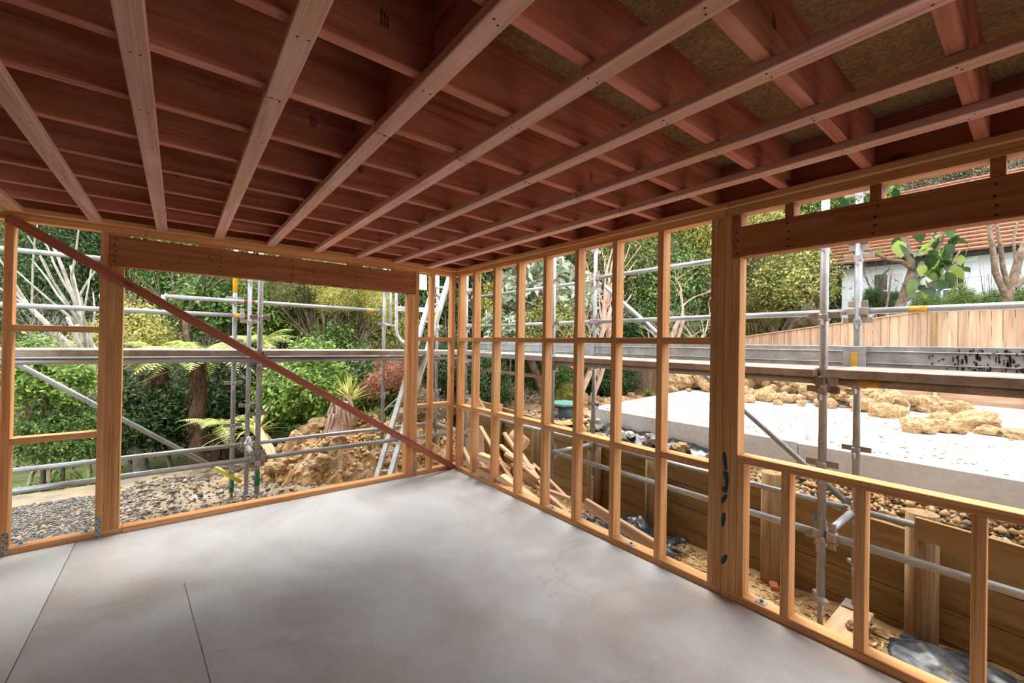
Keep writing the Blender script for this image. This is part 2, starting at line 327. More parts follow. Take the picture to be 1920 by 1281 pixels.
wb = empty('wall_back', (-1.8, 0.045, 0), kind='structure')
block('bottom_plate', -3.70, -2.9625, 0, TH, 0, ZB, M_pine, wb)
block('bottom_plate', -2.9605, 0.09, 0, TH, 0, ZB, M_pine, wb)
block('top_plate', -3.70, -2.861, 0, TH, ZT, 2.375, M_pine, wb)
block('top_plate', -2.858, 0.09, 0, TH, ZT, 2.375, M_pine, wb)
for x0, x1, z1 in ((-3.591, -3.546, ZT), (-3.114, -3.070, ZT), (-3.0695, -3.0255, 2.073), (-3.025, -2.981, 2.073),
                   (-.620, -.576, 2.069), (-.5755, -.5315, 2.069), (-.531, -.487, ZT), (-.330, -.286, ZT), (-.054, -.010, ZT)):
    block('stud', x0, x1, 0, TH, ZB, z1, M_pine, wb)
for x0, x1, z0 in ((-3.546, -3.114, 1.556), (-3.546, -3.114, .763), (-.487, -.330, 1.540), (-.286, -.054, 1.540), (-.487, -.330, .762), (-.286, -.054, .765)):
    block('nog', x0, x1, 0, TH, z0, z0 + .045, M_pine, wb)
lin = block('lintel', -3.0695, -.5315, .002, TH, 2.073, 2.303, M_lintel, wb)
for x0, x1 in ((-3.0695, -2.95), (-2.50, -2.33), (-1.90, -1.72), (-1.28, -1.13), (-.80, -.5315)):
    block('packer', x0, x1, .012, TH - .004, 2.3035, 2.3295, M_pine, wb)
mb = MB()
for x in (-3.03, -2.36, -1.80, -1.20, -.565):
    for k, z in enumerate((2.11, 2.15, 2.19, 2.235, 2.28)):
        dx = rnd.uniform(-.008, .008); mb.box(x + dx - .005, x + dx + .005, -.0012, .003, z - .005, z + .005)
for _ in range(9):
    x = rnd.uniform(-2.9, -.7); z = rnd.uniform(2.1, 2.29); mb.box(x - .005, x + .005, -.0012, .003, z - .005, z + .005)
obj('nail_heads', mb.mesh('nail_heads'), M_nail, lin)['kind'] = 'stuff'
mb = MB()
for x0, x1 in ((-2.02, -1.93), (-1.86, -1.80), (-1.74, -1.68), (-1.62, -1.56), (-1.44, -1.33), (-1.27, -1.17)):
    mb.box(x0, x1, .0, .035, 2.071, 2.0765)
obj('paint_marks', mb.mesh('paint_marks'), M_teal, lin)['label'] = 'teal spray paint dashes along the lower edge'
anchor(wb, -3.492, .05, .2); anchor(wb, -3.166, .053, .1)
strap(wb, -3.094, .003, .157); strap(wb, -3.556, .008, .159); strap(wb, -.497, .012, .160)

wr = empty('wall_right', (0.045, -2.5, 0), kind='structure')
block('bottom_plate', 0, TH, -3.2135, -.0005, 0, ZB, M_pine, wr)
block('bottom_plate', 0, TH, -9.0, -3.2165, 0, ZB, M_pine, wr)
block('top_plate', 0, TH, -.30, -.0005, ZT, 2.375, M_pine, wr)
block('top_plate', 0, TH, -3.2155, -.302, ZT, 2.375, M_pine, wr)
block('top_plate', 0, TH, -9.0, -3.2165, ZT, 2.375, M_pine, wr)
ST = [-.086] + [.385 - .3971 * i for i in range(2, 9)]
for y in ST: block('stud', 0, TH, y, y + .045, ZB, ZT, M_pine, wr)
for y in (-3.172, -3.2155, -3.260): block('stud', 0, TH, y, y + .0435, ZB, ZT, M_pine, wr)
block('trimmer_stud', 0, TH, -3.3045, -3.2605, ZB, 2.068, M_pine, wr)
block('trimmer_stud', 0, TH, -3.342, -3.305, ZB, .835, M_pine, wr)
for y in (-3.582, -3.907, -4.299, -4.70, -5.10): block('stud', 0, TH, y, y + .0435, ZB, .835, M_pine, wr)
for y in (-5.25, -5.65, -6.05, -6.45, -6.85, -7.25, -7.65, -8.05, -8.5, -8.99): block('stud', 0, TH, y, y + .045, ZB, ZT, M_pine, wr)
block('window_sill_plate', 0, TH, -5.20, -3.305, .8355, .881, M_pine, wr)
edges = [-.0005] + sum([[y + .045, y] for y in ST], []) + [-3.1285]
edges = edges[2:]
for a, b_ in zip(edges[0::2], edges[1::2]):
    jz = rnd.uniform(-.004, .004)
    block('nog', 0, TH, b_, a, 1.540 + jz, 1.585 + jz, M_pine, wr)
    jz = rnd.uniform(-.01, .01)
    block('nog', 0, TH, b_, a, .745 + jz, .790 + jz, M_pine, wr)
linr = block('lintel', .002, TH, -5.20, -3.2605, 2.070, 2.251, M_lintel, wr)
for y in (-3.306, -3.583, -3.951, -4.341, -4.75, -5.15): block('cripple_stud', 0.002, TH, y, y + .044, 2.2515, ZT, M_lintel, wr)
mb = MB()
for y in (-3.285, -3.56, -3.93, -4.32):
    for z in (2.09, 2.13, 2.17, 2.22):
        d = rnd.uniform(-.01, .01); mb.box(-.0012, .004, y + d - .005, y + d + .005, z - .004, z + .004)
obj('nail_heads', mb.mesh('nail_heads'), M_nail, linr)['kind'] = 'stuff'
for x, y in ((.068, -.16), (.041, -.878), (.035, -1.694), (.025, -2.542), (.045, -3.431)): anchor(wr, max(.031, x), y, rnd.uniform(-.2, .2))
def blob(yz, name='spray_mark'):
    n = len(yz); v = [(-.0015, y, z) for y, z in yz] + [(.001, y, z) for y, z in yz]
    f = [tuple(range(n))] + [(i, (i + 1) % n, n + (i + 1) % n, n + i) for i in range(n)]
    o = obj(name, pymesh(name, v, f), M_teal, wr); return o
def oval(cy, cz, ry, rz, tilt, n=14):
    return [(cy + math.cos(t) * ry * math.cos(tilt) - math.sin(t) * rz * math.sin(tilt), cz + math.cos(t) * ry * math.sin(tilt) + math.sin(t) * rz * math.cos(tilt)) for t in [2 * math.pi * i / n for i in range(n)]]
blob([(-3.2165, .872), (-3.226, .884), (-3.238, .872), (-3.244, .82), (-3.246, .775), (-3.230, .768), (-3.226, .80), (-3.219, .84)])
blob([(-3.224, .766), (-3.250, .766), (-3.256, .72), (-3.253, .66), (-3.242, .632), (-3.217, .640), (-3.216, .664), (-3.231, .670), (-3.234, .70), (-3.224, .74)])
blob(oval(-3.230, .597, .0125, .034, .45)); blob(oval(-3.227, .467, .0125, .046, .10)); blob(oval(-3.235, .228, .013, .038, .40))

wl = empty('wall_left', (-3.655, -4, 0), kind='structure')
block('bottom_plate', -3.70, -3.61, -9.0, -.0005, 0, ZB, M_pine, wl); block('top_plate', -3.70, -3.61, -9.0, -.0005, ZT, 2.375, M_pine, wl)
for k in range(23): block('stud', -3.70, -3.61, -.046 - .4 * k, -.001 - .4 * k, ZB, ZT, M_pine, wl)
block('light_blocker', -3.704, -3.7005, -9.09, -.12, 0, 2.375, M_blocker, wl, bev=0)  # added sheet closing the left studs, darkens floor and ceiling there
wf = empty('wall_front', (-1.8, -9, 0), kind='structure')
block('bottom_plate', -3.70, 0.09, -9.09, -9.001, 0, ZB, M_pine, wf); block('top_plate', -3.70, 0.09, -9.09, -9.001, ZT, 2.375, M_pine, wf)
for k in range(10): block('stud', -3.70 + .41 * k, -3.655 + .41 * k, -9.09, -9.001, ZB, ZT, M_pine, wf)

block('light_blocker', -3.70, .09, -9.096, -9.0905, 0, 2.375, M_blocker, wf, bev=0)  # unseen sheet added behind the camera to block daylight from the front
br = beam('diagonal_brace', (-3.569, -.0180, 2.336), (-.0245, -.0180, .0335), .035, .066, M_brace)
tag(br, 'long reddish diagonal timber brace nailed across the back wall framing', 'brace')

# ------------------------------------------------------------------ ceiling: battens, joists, blocking, sheets
ce = empty('ceiling', (-1.8, -4, 2.4), kind='structure')
JZ0, JZ1 = 2.4105, 2.662
JY = [-.335, -.728, -1.132, -1.537, -1.94, -2.337, -2.744, -3.143, -3.54, -3.90, -4.275] + [-4.675 - .4 * k for k in range(11)]
stamps = []
for i, y in enumerate(JY):
    j = block('joist', -3.72, .044, y - .0225, y + .0225, JZ0, JZ1, M_joist, ce)
    if 0 <= i < 10:
        for x in [rnd.uniform(-3.3, -.5) for _ in range(1 if i % 2 else 2)]:
            mb = MB(); yy = y - .0225
            for row in range(3):
                zz = 2.50 + rnd.uniform(0, .006)
                while zz < 2.553 - .006 * row:
                    w = rnd.uniform(.0022, .005); mb.box(x + row * .010, x + row * .010 + .006, yy - .0008, yy + .001, zz, zz + w); zz += w + .0022
            s_ = obj('grade_stamp', mb.mesh('grade_stamp'), M_ink, j); s_['label'] = 'small black printed grade stamp'
block('rim_joist', -3.72, .09, .045, .09, JZ0, JZ1, M_joist, ce)
block('rim_joist', .0445, .09, -9.0, .0445, JZ0, JZ1, M_joist, ce)
block('rim_joist', -3.765, -3.7205, -9.0, .09, JZ0, JZ1, M_joist, ce)
ys = [.045] + JY
for a, b_ in zip(ys[:-1], ys[1:]):
    block('blocking', -1.986, -1.942, b_ + .0228, a - .0228 - (.0 if a != .045 else -.0228), JZ0 + .0005, JZ1 - .002, M_joist, ce)
BX = [-3.560, -3.168, -2.790, -2.418, -2.030, -1.643, -1.245, -.845, -.436]
for i, x in enumerate(BX):
    if i in (0, 1, 2):
        block('batten', x, x + .068, -8.98, -.0805, 2.375, 2.4100, M_batten, ce, bev=.003)
    else:
        block('batten', x, x + .068, -2.7475, -.0805, 2.375, 2.4100, M_batten, ce, bev=.003)
        block('batten', x + .002, x + .070, -8.98, -2.7505, 2.375, 2.4100, M_batten, ce, bev=.003)
block('perimeter_batten', -3.60, -.0305, -.08, .022, 2.3755, 2.4100, M_pine, ce)
block('perimeter_batten', -.030, .042, -3.240, .022, 2.3755, 2.4100, M_pine, ce)
block('perimeter_batten', -.030, .042, -8.98, -3.244, 2.3755, 2.4100, M_pine, ce)
mb = MB()
for i, x in enumerate(BX):
    for y in JY[:12]:
        for d in (.02, .05):
            dx, dy = rnd.uniform(-.006, .006), rnd.uniform(-.01, .01)
            mb.box(x + d + dx - .003, x + d + dx + .003, y + dy - .003, y + dy + .003, 2.3742, 2.377)
obj('nail_heads', mb.mesh('nail_heads'), M_nail, ce)['kind'] = 'stuff'
for k in range(8):
    y1 = .09 - 1.2 * k
    block('floor_sheet', -3.765, .09, y1 - 1.197, y1, JZ1 + .0005, JZ1 + .021, M_sheet, ce, bev=.0015)

# ------------------------------------------------------------------ ground
def top_y(y): return .17 + (y + 3.8) * .052
def fill_z(x, y):
    if y < -.42: z = top_y(y) - .035 + (.05 + .19 * (1 - sstep(-3.4, -2.4, y))) * min(1, max(0, (x - 1.77) / .23)) if x < 2.0 else .35
    else: z = .40 - .075 * (y + .42)
    return z
def ground_z(x, y):
    zb = -.40 - .50 * sstep(2.6, 5.0, y) + .62 * max(0, y - 9.0) + .03 * fbm(x, y)
    if x < -3.5: zb -= .0
    zr = max(-.6, fill_z(3, y)) if y < 4 else .08 - .10 * (y - 4) + .0
    zr = zr + .5 * max(0, y - 9) + .16 * max(0, x - 11)
    w = sstep(1.2, 3.2, x); z = zb * (1 - w) + zr * w
    if x < 1.75 and y < 2.6: z = min(z, -.33)
    if -4.2 < x < .4 and y < .4: z = -.42
    if .05 < x < 2.6 and y < 2.4: z = -.95
    elif x >= 2.6 and y < 4.0: z -= .25
    return z
grid('ground', -34, 46, -14, 44, 200, 145, ground_z, M_ground, 'structure')
def yard_z(x, y): return ground_z(min(x, 0), y) + .012 + .035 * fbm(x * 1.7, y * 1.7, 3) if y > .4 else -.31 + .02 * fbm(x * 2, y * 2, 3)
def yard(x, y): return -.315 - .05 * sstep(2.0, 3.2, y) + .035 * fbm(x * 1.7, y * 1.7, 3) + (.05 * fbm(x * 5, y * 5, 4) + .06 * sstep(1.6, 2.4, y)) * sstep(-3.3, -2.8, x)
grid('stony_yard', -7.5, 1.0, .11, 3.1, 170, 60, yard, M_yard, 'structure')
def trench(x, y):
    return -.40 - .20 * sstep(.2, 1.6, x) + .05 * fbm(x * 2.2, y * 2.2, 9) + .16 * sstep(.8, 2.6, y)
grid('trench_floor', .10, 1.75, -9, 2.9, 30, 150, trench, M_sand, 'structure')
def fillg(x, y): return fill_z(x, y) + .035 * fbm(x * 3, y * 3, 5)
grid('fill_bank', 1.757, 9.6, -9, 4.2, 70, 110, fillg, M_fill, 'structure')

def scatter_stones(name, n, place, smin, smax, mat, flat=.7, seed=1):
    r_ = np.random.default_rng(seed); V = np.zeros((n, 6, 3), np.float32)
    base = np.array([[1, 0, 0], [-1, 0, 0], [0, 1, 0], [0, -1, 0], [0, 0, 1], [0, 0, -1]], np.float32)
    F = np.array([[0, 2, 4], [2, 1, 4], [1, 3, 4], [3, 0, 4], [2, 0, 5], [1, 2, 5], [3, 1, 5], [0, 3, 5]])
    for i in range(n):
        p = place(r_); s_ = smin * (smax / smin) ** r_.random(); a = r_.random() * 6.28
        b_ = base * (s_ * (.7 + .6 * r_.random((6, 1)))); b_[:, 2] *= flat
        c, sn = math.cos(a), math.sin(a); b_ = b_ @ np.array([[c, sn, 0], [-sn, c, 0], [0, 0, 1]]); b_[:, :2] += b_[:, 2:3] * r_.normal(0, .3, (1, 2))
        V[i] = b_ + np.array(p)
    faces = (F[None] + 6 * np.arange(n)[:, None, None]).reshape(-1, 3)
    return big_mesh(name, V.reshape(-1, 3), faces, mat)
def tri_mesh(name, V, Fc):
    m = bpy.data.meshes.new(name); k = Fc.shape[1]; nf = len(Fc)
    m.vertices.add(len(V)); m.vertices.foreach_set('co', np.ascontiguousarray(V, np.float32).ravel())
    m.loops.add(nf * k); m.loops.foreach_set('vertex_index', np.ascontiguousarray(Fc, np.int32).ravel())
    m.polygons.add(nf); m.polygons.foreach_set('loop_start', np.arange(0, nf * k, k, dtype=np.int32))
    m.update(calc_edges=True); m.validate(); return m
def big_mesh(name, V, Fc, mat):
    return obj(name, tri_mesh(name, V, Fc), mat)
def pl_yard(r_):
    x = r_.uniform(-6.5, -1.2) if r_.random() < .2 else -4.1 + .75 * r_.normal(); y = r_.uniform(.15, 2.4); return (x, y, yard(x, y) + .004)
g = scatter_stones('gravel', 17000, pl_yard, .006, .022, M_gravel, flat=.55, seed=2); tag(g, 'loose grey gravel on the ground outside the back wall', 'gravel', kind='stuff')
def pl_fill(r_):
    x = r_.uniform(1.77, 2.0); y = r_.uniform(-6.0, -.5); return (x, y, fillg(x, y) + .01)
g = scatter_stones('soil_crumbs', 2200, pl_fill, .012, .05, M_clay, seed=3); tag(g, 'crumbly orange soil behind the top of the retaining wall', 'soil', kind='stuff')
def pl_tr(r_):
    x = r_.uniform(.12, 1.6); y = r_.uniform(-5.2, .6); return (x, y, trench(x, y) + .006)
def chips(name, n, place, seed):
    r_ = np.random.default_rng(seed); V = np.zeros((n, 4, 3)); 
    for i in range(n):
        p = np.array(place(r_)); l = .012 + .05 * r_.random() ** 2; w = .003 + .008 * r_.random(); a = r_.random() * 6.28
        d = np.array([math.cos(a), math.sin(a), r_.normal(0, .25)]); e = np.array([-math.sin(a), math.cos(a), r_.normal(0, .3)])
        V[i] = [p - d * l - e * w, p + d * l - e * w, p + d * l + e * w, p - d * l + e * w]
    V[:, :, 2] += .006
    return big_mesh(name, V.reshape(-1, 3), (np.arange(4)[None] + 4 * np.arange(n)[:, None]), M_chips)
def pl_fill2(r_):
    x = r_.uniform(1.77, 2.0) if r_.random() < .8 else r_.uniform(1.8, 2.6); y = r_.uniform(-6.0, -.4) if x < 2.0 else r_.uniform(-.3, 2.5); return (x, y, fillg(x, y) + .012)
g = scatter_stones('fill_stones', 2600, pl_fill2, .008, .038, M_stone, seed=31); tag(g, 'grey and brown stones mixed in the soil below the pad face', 'stones', kind='stuff')
def pl_ledge(r_):
    x = r_.uniform(-3.3, -1.3); y = r_.uniform(.6, 2.6); return (x, y, yard(x, y) + .006)
g = scatter_stones('ledge_stones', 600, pl_ledge, .010, .045, M_stone, flat=.6, seed=33); tag(g, 'broken stones on the rocky ground around the scaffold feet', 'stones', kind='stuff')
g = chips('wood_shavings', 3000, pl_tr, 5); tag(g, 'pale sawdust and wood shavings on the trench soil', 'shavings', kind='stuff')
g = scatter_stones('trench_stones', 900, pl_tr, .008, .035, M_fill, seed=8); tag(g, 'small stones and dirt lumps in the trench', 'stones', kind='stuff')

# clods
def clod_mesh(seed, sub=3):
    bm = bmesh.new(); bmesh.ops.create_icosphere(bm, subdivisions=sub, radius=1.0); o_ = Vector((seed * 7.3, seed * 3.1, seed))
    for v in bm.verts:
        n = v.co.normalized(); d = 1 + .42 * mnoise.noise(n * 1.5 + o_) + .34 * (mnoise.voronoi(n * 2.2 + o_)[0][0] - .4) + .20 * mnoise.noise(n * 4.3 + o_) + .13 * mnoise.noise(n * 9 + o_)
        v.co = n * d
    m = bpy.data.meshes.new('clod'); bm.to_mesh(m); bm.free(); return m
CL = [clod_mesh(i) for i in range(5)]
def clod(p, s, label, group, mat=None, name='clay_clod', cat='clod', flat=.75):
    o = obj(name, CL[rnd.randrange(5)], mat or M_clay, None, Matrix.Translation(Vector(p)) @ Euler((rnd.uniform(-.3, .3), rnd.uniform(-.3, .3), rnd.uniform(0, 6.3))).to_matrix().to_4x4() @ Matrix.Diagonal((s, s * rnd.uniform(.7, 1), s * flat * rnd.uniform(.8, 1.1), 1)))
    tag(o, label, cat, group); return o

# the clay heap outside the back opening
def heap(x, y):
    r2 = ((x + .15) / 1.75) ** 2 + ((y - 2.15) / 1.15) ** 2
    n = .5 + .5 * fbm(x * 1.3, y * 1.3, 2)
    h = .74 * max(0, 1 - r2) ** .7 * (.7 + .5 * n) + .10 * fbm(x * 5, y * 5, 7) * (r2 < 1.1) + .05 * fbm(x * 12, y * 12, 1) * (r2 < 1.05)
    return -.42 + h if r2 < 1.15 else -.55
h_ = grid('clay_heap', -2.1, 1.75, .85, 3.4, 150, 100, heap, M_clay, smooth=False)
tag(h_, 'heap of lumpy orange clay behind the ladder outside the back opening', 'soil heap', kind='stuff')
for k in range(46):
    while True:
        x = rnd.uniform(-1.75, 1.35); y = rnd.uniform(1.05, 2.6)
        if ((x + .15) / 1.75) ** 2 + ((y - 2.15) / 1.15) ** 2 < .95: break
    s = rnd.choice((.05, .07, .09, .12, .15)); grey = rnd.random() < .22 and y > 1.7
    clod((x, y, heap(x, y) + s * .25), s, ('small ' if s < .08 else 'large ' if s > .13 else '') + ('grey' if grey else 'orange') + ' clay clod on the heap ' + ('left of the ladder' if x < -.45 else 'right of the ladder'), 'clay clods on the heap', M_claygrey if grey else M_clay)
def pl_heap(r_):
    while True:
        x = r_.uniform(-1.9, 1.6); y = r_.uniform(.95, 3.0)
        if ((x + .15) / 1.75) ** 2 + ((y - 2.15) / 1.15) ** 2 < 1.0: return (x, y, heap(x, y) + .01)
g = scatter_stones('clay_crumbs', 2600, pl_heap, .010, .05, M_clay, flat=.9, seed=12); tag(g, 'small clay crumbs covering the orange heap', 'soil', kind='stuff')
clod((-1.36, 2.0, -.02), .17, 'large upright orange clod at the left end of the heap', None, flat=1.25)
o = clod((-2.15, 2.5, -.33), .28, 'flat pale rock slab on the gravel left of the heap', None, M_yard, 'rock_slab', 'rock', .35)
o = clod((-2.75, 2.45, -.36), .30, 'low orange-streaked rock ledge beside the tall wooden post', None, M_yard, 'rock_slab', 'rock', .30)
clod((-2.05, 1.95, -.32), .16, 'orange clay lump on the gravel beside the green scaffold foot', None)

# ------------------------------------------------------------------ retaining wall
rw = empty('retaining_wall', (1.73, -2.5, -.6), 'weathered timber retaining wall with round posts along the trench', 'retaining wall')
SL = .052
for c in range(5):
    seams = [-9.0, -6.4 + .3 * (c % 2), -3.93 + .02 * (c % 2), -1.72, .23, 2.25]
    for a, b_ in zip(seams[:-1], seams[1:]):
        z1 = lambda y: top_y(y) - .24 * c - .12
        beam('board', (1.73, a + .003, z1(a)), (1.73, b_ - .003, z1(b_)), .045, .234, M_retain, rw)
for y, r_, dz in ((-5.0, .09, .10), (-3.90, .092, .185), (-2.92, .090, .18), (-1.69, .08, .0), (-.83, .088, .05), (.28, .085, .05), (1.30, .085, .06), (2.2, .085, .02)):
    pipe('post', (1.612, y, -.85), (1.612, y, top_y(y) + dz), r_, M_post, rw, seg=20)
tb = beam('loose_board', (1.432, -3.885, .285), (1.432, -5.4, .208), .035, .15, M_retain)
tag(tb, 'grey-brown board fixed against the nearest round retaining post', 'board')

# ------------------------------------------------------------------ concrete pad, drum
pad = empty('concrete_pad', (4.8, -4, .2), 'large pale concrete foundation pad behind the retaining wall', 'foundation')
block('slab', 2.0, 7.75, -9.0, -2.99, .20, .63, M_pad, pad, bev=.01)
_o = [(2.0, -2.985), (7.75, -2.985), (7.75, .45), (2.0, -.42)]
obj('slab', pymesh('slab', [(x, y, .20) for x, y in _o] + [(x, y, .63) for x, y in _o], [(3, 2, 1, 0), (4, 5, 6, 7)] + [(i, (i + 1) % 4, 4 + (i + 1) % 4, 4 + i) for i in range(4)]), M_pad, pad)
dr = empty('drainage_riser', (2.30, .40, .2), 'dark round plastic drainage riser with a teal lid', 'drainage riser')
DX, DY = 2.30, .40
pipe('body', (DX, DY, .15), (DX, DY, .545), .235, M_drum, dr, seg=32)
lid = pipe('lid', (DX, DY, .545), (DX, DY, .585), .262, M_lid, dr, seg=32)
for k in range(8):
    a = 2 * math.pi * k / 8
    obj('lug', box_mesh(.05, .05, .03), M_lid, lid, Matrix.Translation((DX + math.cos(a) * .262, DY + math.sin(a) * .262, .56)) @ Matrix.Rotation(a, 4, 'Z'))

# rubble row on the pad by the fence, and the lumps nearer
def rub(p, s, lab, grp, **k): return clod(p, s, lab, grp, **k)
for k in range(210):
    t = rnd.random(); y = .35 - 4.2 * t; x = 6.15 + rnd.gauss(0, .45) - .6 * t; hgt = max(0, .50 * (1 - abs(x - (6.1 - .55 * t)) / .8) * (1 - .75 * max(0, t - .35) / .65) * (1 - .5 * max(0, .2 - t) / .2))
    s = rnd.choice((.05, .07, .09, .12, .15, .19)) * (1.15 - .35 * t)
    q_ = (Vector((x, y, .7)) - CAM); px_ = 960 + FPX * q_.dot(_r) / q_.dot(_f)
    where = 'left of the wide timber post' if px_ < 1330 else 'between the wide post and the scaffold poles' if px_ < 1545 else 'behind the two near scaffold poles' if px_ < 1640 else 'tapering off right of the scaffold poles'
    rub((x, y, .64 + rnd.uniform(.2, 1) * hgt + s * .25), s, ('large ' if s > .14 else 'small ' if s < .08 else '') + 'clay boulder in the rubble row ' + where, 'rubble row by the fence', name='clay_boulder', cat='boulder')
for k in range(26):
    y = .6 + 2.0 * rnd.random(); x = 5.0 + rnd.gauss(0, .7); s = rnd.choice((.08, .11, .15))
    rub((x, y, fillg(x, y) + s * .3 + (.45 if y < -.42 else .0)), s, 'clay lump on the bare ground beyond the pad end', 'clay lumps past the pad', name='clay_boulder', cat='boulder')
clod((6.15, -3.42, .72), .19, 'single round clay boulder at the right end of the rubble row', None, name='clay_boulder', cat='boulder')
for (px, py, D, s, lab) in ((1722, 815, 4.62, .15, 'left lump of the clay clumps on the white pad'), (1762, 813, 4.66, .12, 'middle lump of the clay clumps on the white pad'), (1822, 800, 4.78, .21, 'long flat clay clod lying across smaller lumps on the pad'),
                            (1798, 826, 4.55, .07, 'small clod in front of the long flat clay clod'), (1852, 826, 4.55, .10, 'clay clod under the right end of the long flat clod'), (1905, 812, 4.6, .14, 'grey-white rock at the right frame edge on the pad'), (1908, 838, 4.35, .10, 'orange clay lump at the right frame edge on the pad')):
    p = at(px, py, D); p.z = .63 + s * .42
    if 'grey-white' in lab: clod(p, s, lab, None, M_pad, 'pad_rock', 'rock')
    else: clod(p, s, lab, None, flat=.5 if 'long flat' in lab else .75)
def pl_pad(r_):
    x = 2.1 + 5.4 * r_.random() ** 1.3; y = r_.uniform(-6, -.5); return (x, y, .634)
g = scatter_stones('pad_grit', 1100, pl_pad, .006, .03, M_clay, flat=.4, seed=21); tag(g, 'clay crumbs and grit scattered over the white pad', 'grit', kind='stuff')
block_ = block('plank_offcut', 3.2, 3.35, -5.2, -4.4, .631, .66, M_scrap)
tag(block_, 'short pale plank lying on the white pad at the right', 'plank')
o = clod((1.90, -.62, .42), .11, 'pale broken concrete lump at the pad corner', None, M_claygrey, 'concrete_lump', 'rock'); 
for (x, y, z, s, m_, lab) in ((1.86, -1.5, .38, .10, M_claygrey, 'grey stone beside the white sheet below the pad'), (1.82, -1.9, .38, .10, M_clay, 'clay stone behind the retaining wall below the pad face'), (1.88, -2.3, .36, .12, M_claygrey, 'dark stone against the lower edge of the pad face'), (1.85, -1.2, .40, .06, M_white, 'crumpled white plastic below the pad corner')):
    clod((x, y, z), s, lab, None, m_, 'fill_stone', 'stone')
v = []; f = []
for i in range(25):
    for j in range(4):
        v.append((1.96 - .07 * j + .01 * rnd.uniform(-1, 1), -.75 - .065 * i, .46 - .055 * j - .002 * i + .02 * rnd.uniform(-1, 1)))
for i in range(24):
    for j in range(3): a = i * 4 + j; f.append((a, a + 1, a + 5, a + 4))
o = obj('black_membrane', pymesh('black_membrane', v, f, True), M_blackclean); o.modifiers.new('thickness', 'SOLIDIFY').thickness = .006
tag(o, 'strip of black membrane along the foot of the pad face', 'membrane')

# ------------------------------------------------------------------ fence
fe = empty('paling_fence', (8, -1, .5), 'new timber paling fence with a sloping capped top beyond the pad', 'fence')
def ftop(y): return 2.247 if y < -3.2 else 2.247 - (y + 3.2) * .147
y = 3.15; k = 0
while y > -8.0:
    zb_ = fill_z(8, y) if y > -.42 else .62
    block('paling', 8.0 + (.010 if k % 2 else 0), 8.02 + (.010 if k % 2 else 0), y - .122, y, zb_ - .05, ftop(y - .06) - .004, M_fence, fe); y -= .128; k += 1
beam('capping', (8.0, -3.2, ftop(-3.2) + .010), (8.0, 3.17, ftop(3.17) + .010), .075, .022, M_fence, fe)
block('capping', 7.962, 8.038, -8.0, -3.203, 2.246, 2.268, M_fence, fe)
block('cover_batten', 7.97, 7.995, -3.25, -3.185, .60, 2.245, M_retain, fe)
block('kick_board', 7.93, 7.975, -8.0, -2.2, .60, .80, M_fence, fe)
for y in (-2.6, -3.25, -4.3, -5.2): beam('stake', (7.80, y, .60), (7.93, y, .86), .05, .05, M_fence, fe)

# ------------------------------------------------------------------ neighbouring house
ho = empty('neighbour_house', (15, -4, 2), 'white house with a brown tiled roof behind the fence', 'house')
HX = 14.0
for k in range(14):
    z = 1.2 + .21 * k; block('weatherboard', HX - .008 * (k % 2), HX + .10, -11, -.4, z, z + .208, M_wallwhite, ho, bev=.004)
block('end_wall', HX + .1, HX + 6, -.55, -.4, 1.2, 4.1, M_wallwhite, ho, bev=0)
block('fascia', HX - .42, HX - .35, -11.3, .15, 4.02, 4.16, M_nail, ho, bev=.01)
block('soffit', HX - .35, HX + .1, -11.3, .15, 4.10, 4.13, M_wallwhite, ho, bev=0)
for k in range(22):
    s0 = .24 * k; c, sn = math.cos(math.radians(36)), math.sin(math.radians(36))
    x0, z0 = HX - .50 + s0 * c, 4.17 + s0 * sn; x1, z1 = x0 + .27 * c, z0 + .27 * sn - .035
    yy = .30 - .0 * k
    beam('tile_course', ((x0 + x1) / 2, -11.5, (z0 + z1) / 2), ((x0 + x1) / 2, yy, (z0 + z1) / 2), .27, .05, M_tile, ho, up=(-sn + .30 * c, 0, c + .30 * sn), bev=.004)
pipe('flue_pipe', (HX + 1.4, -3.55, 5.6), (HX + 1.2, -3.15, 5.75), .09, M_wallwhite, ho)
pipe('downpipe', (HX - .05, -3.02, 1.3), (HX - .05, -3.02, 4.05), .05, M_nail, ho)
def window(y0, y1, z0, z1, nm, pane_mat):
    w = block('window', HX - .03, HX + .02, y0, y1, z0, z1, M_wallwhite, ho, bev=.004); n = nm
    for i in range(n):
        a = y0 + .05 + (y1 - y0 - .06) * i / n; b_ = y0 + (y1 - y0 - .06) * (i + 1) / n
        for (q0, q1) in ((z0 + .05, (z0 + z1) / 2 - .02), ((z0 + z1) / 2 + .02, z1 - .05)):
            block('pane', HX - .034, HX - .028, a, b_, q0, q1, pane_mat[i % len(pane_mat)], w, bev=0)
window(-1.90, -1.15, 2.75, 3.85, 2, (M_curtain, M_glass)); window(-3.0, -2.0, 2.75, 3.70, 3, (M_glass, M_glass, M_glass)); window(-5.6, -4.2, 2.5, 3.7, 3, (M_glass,))

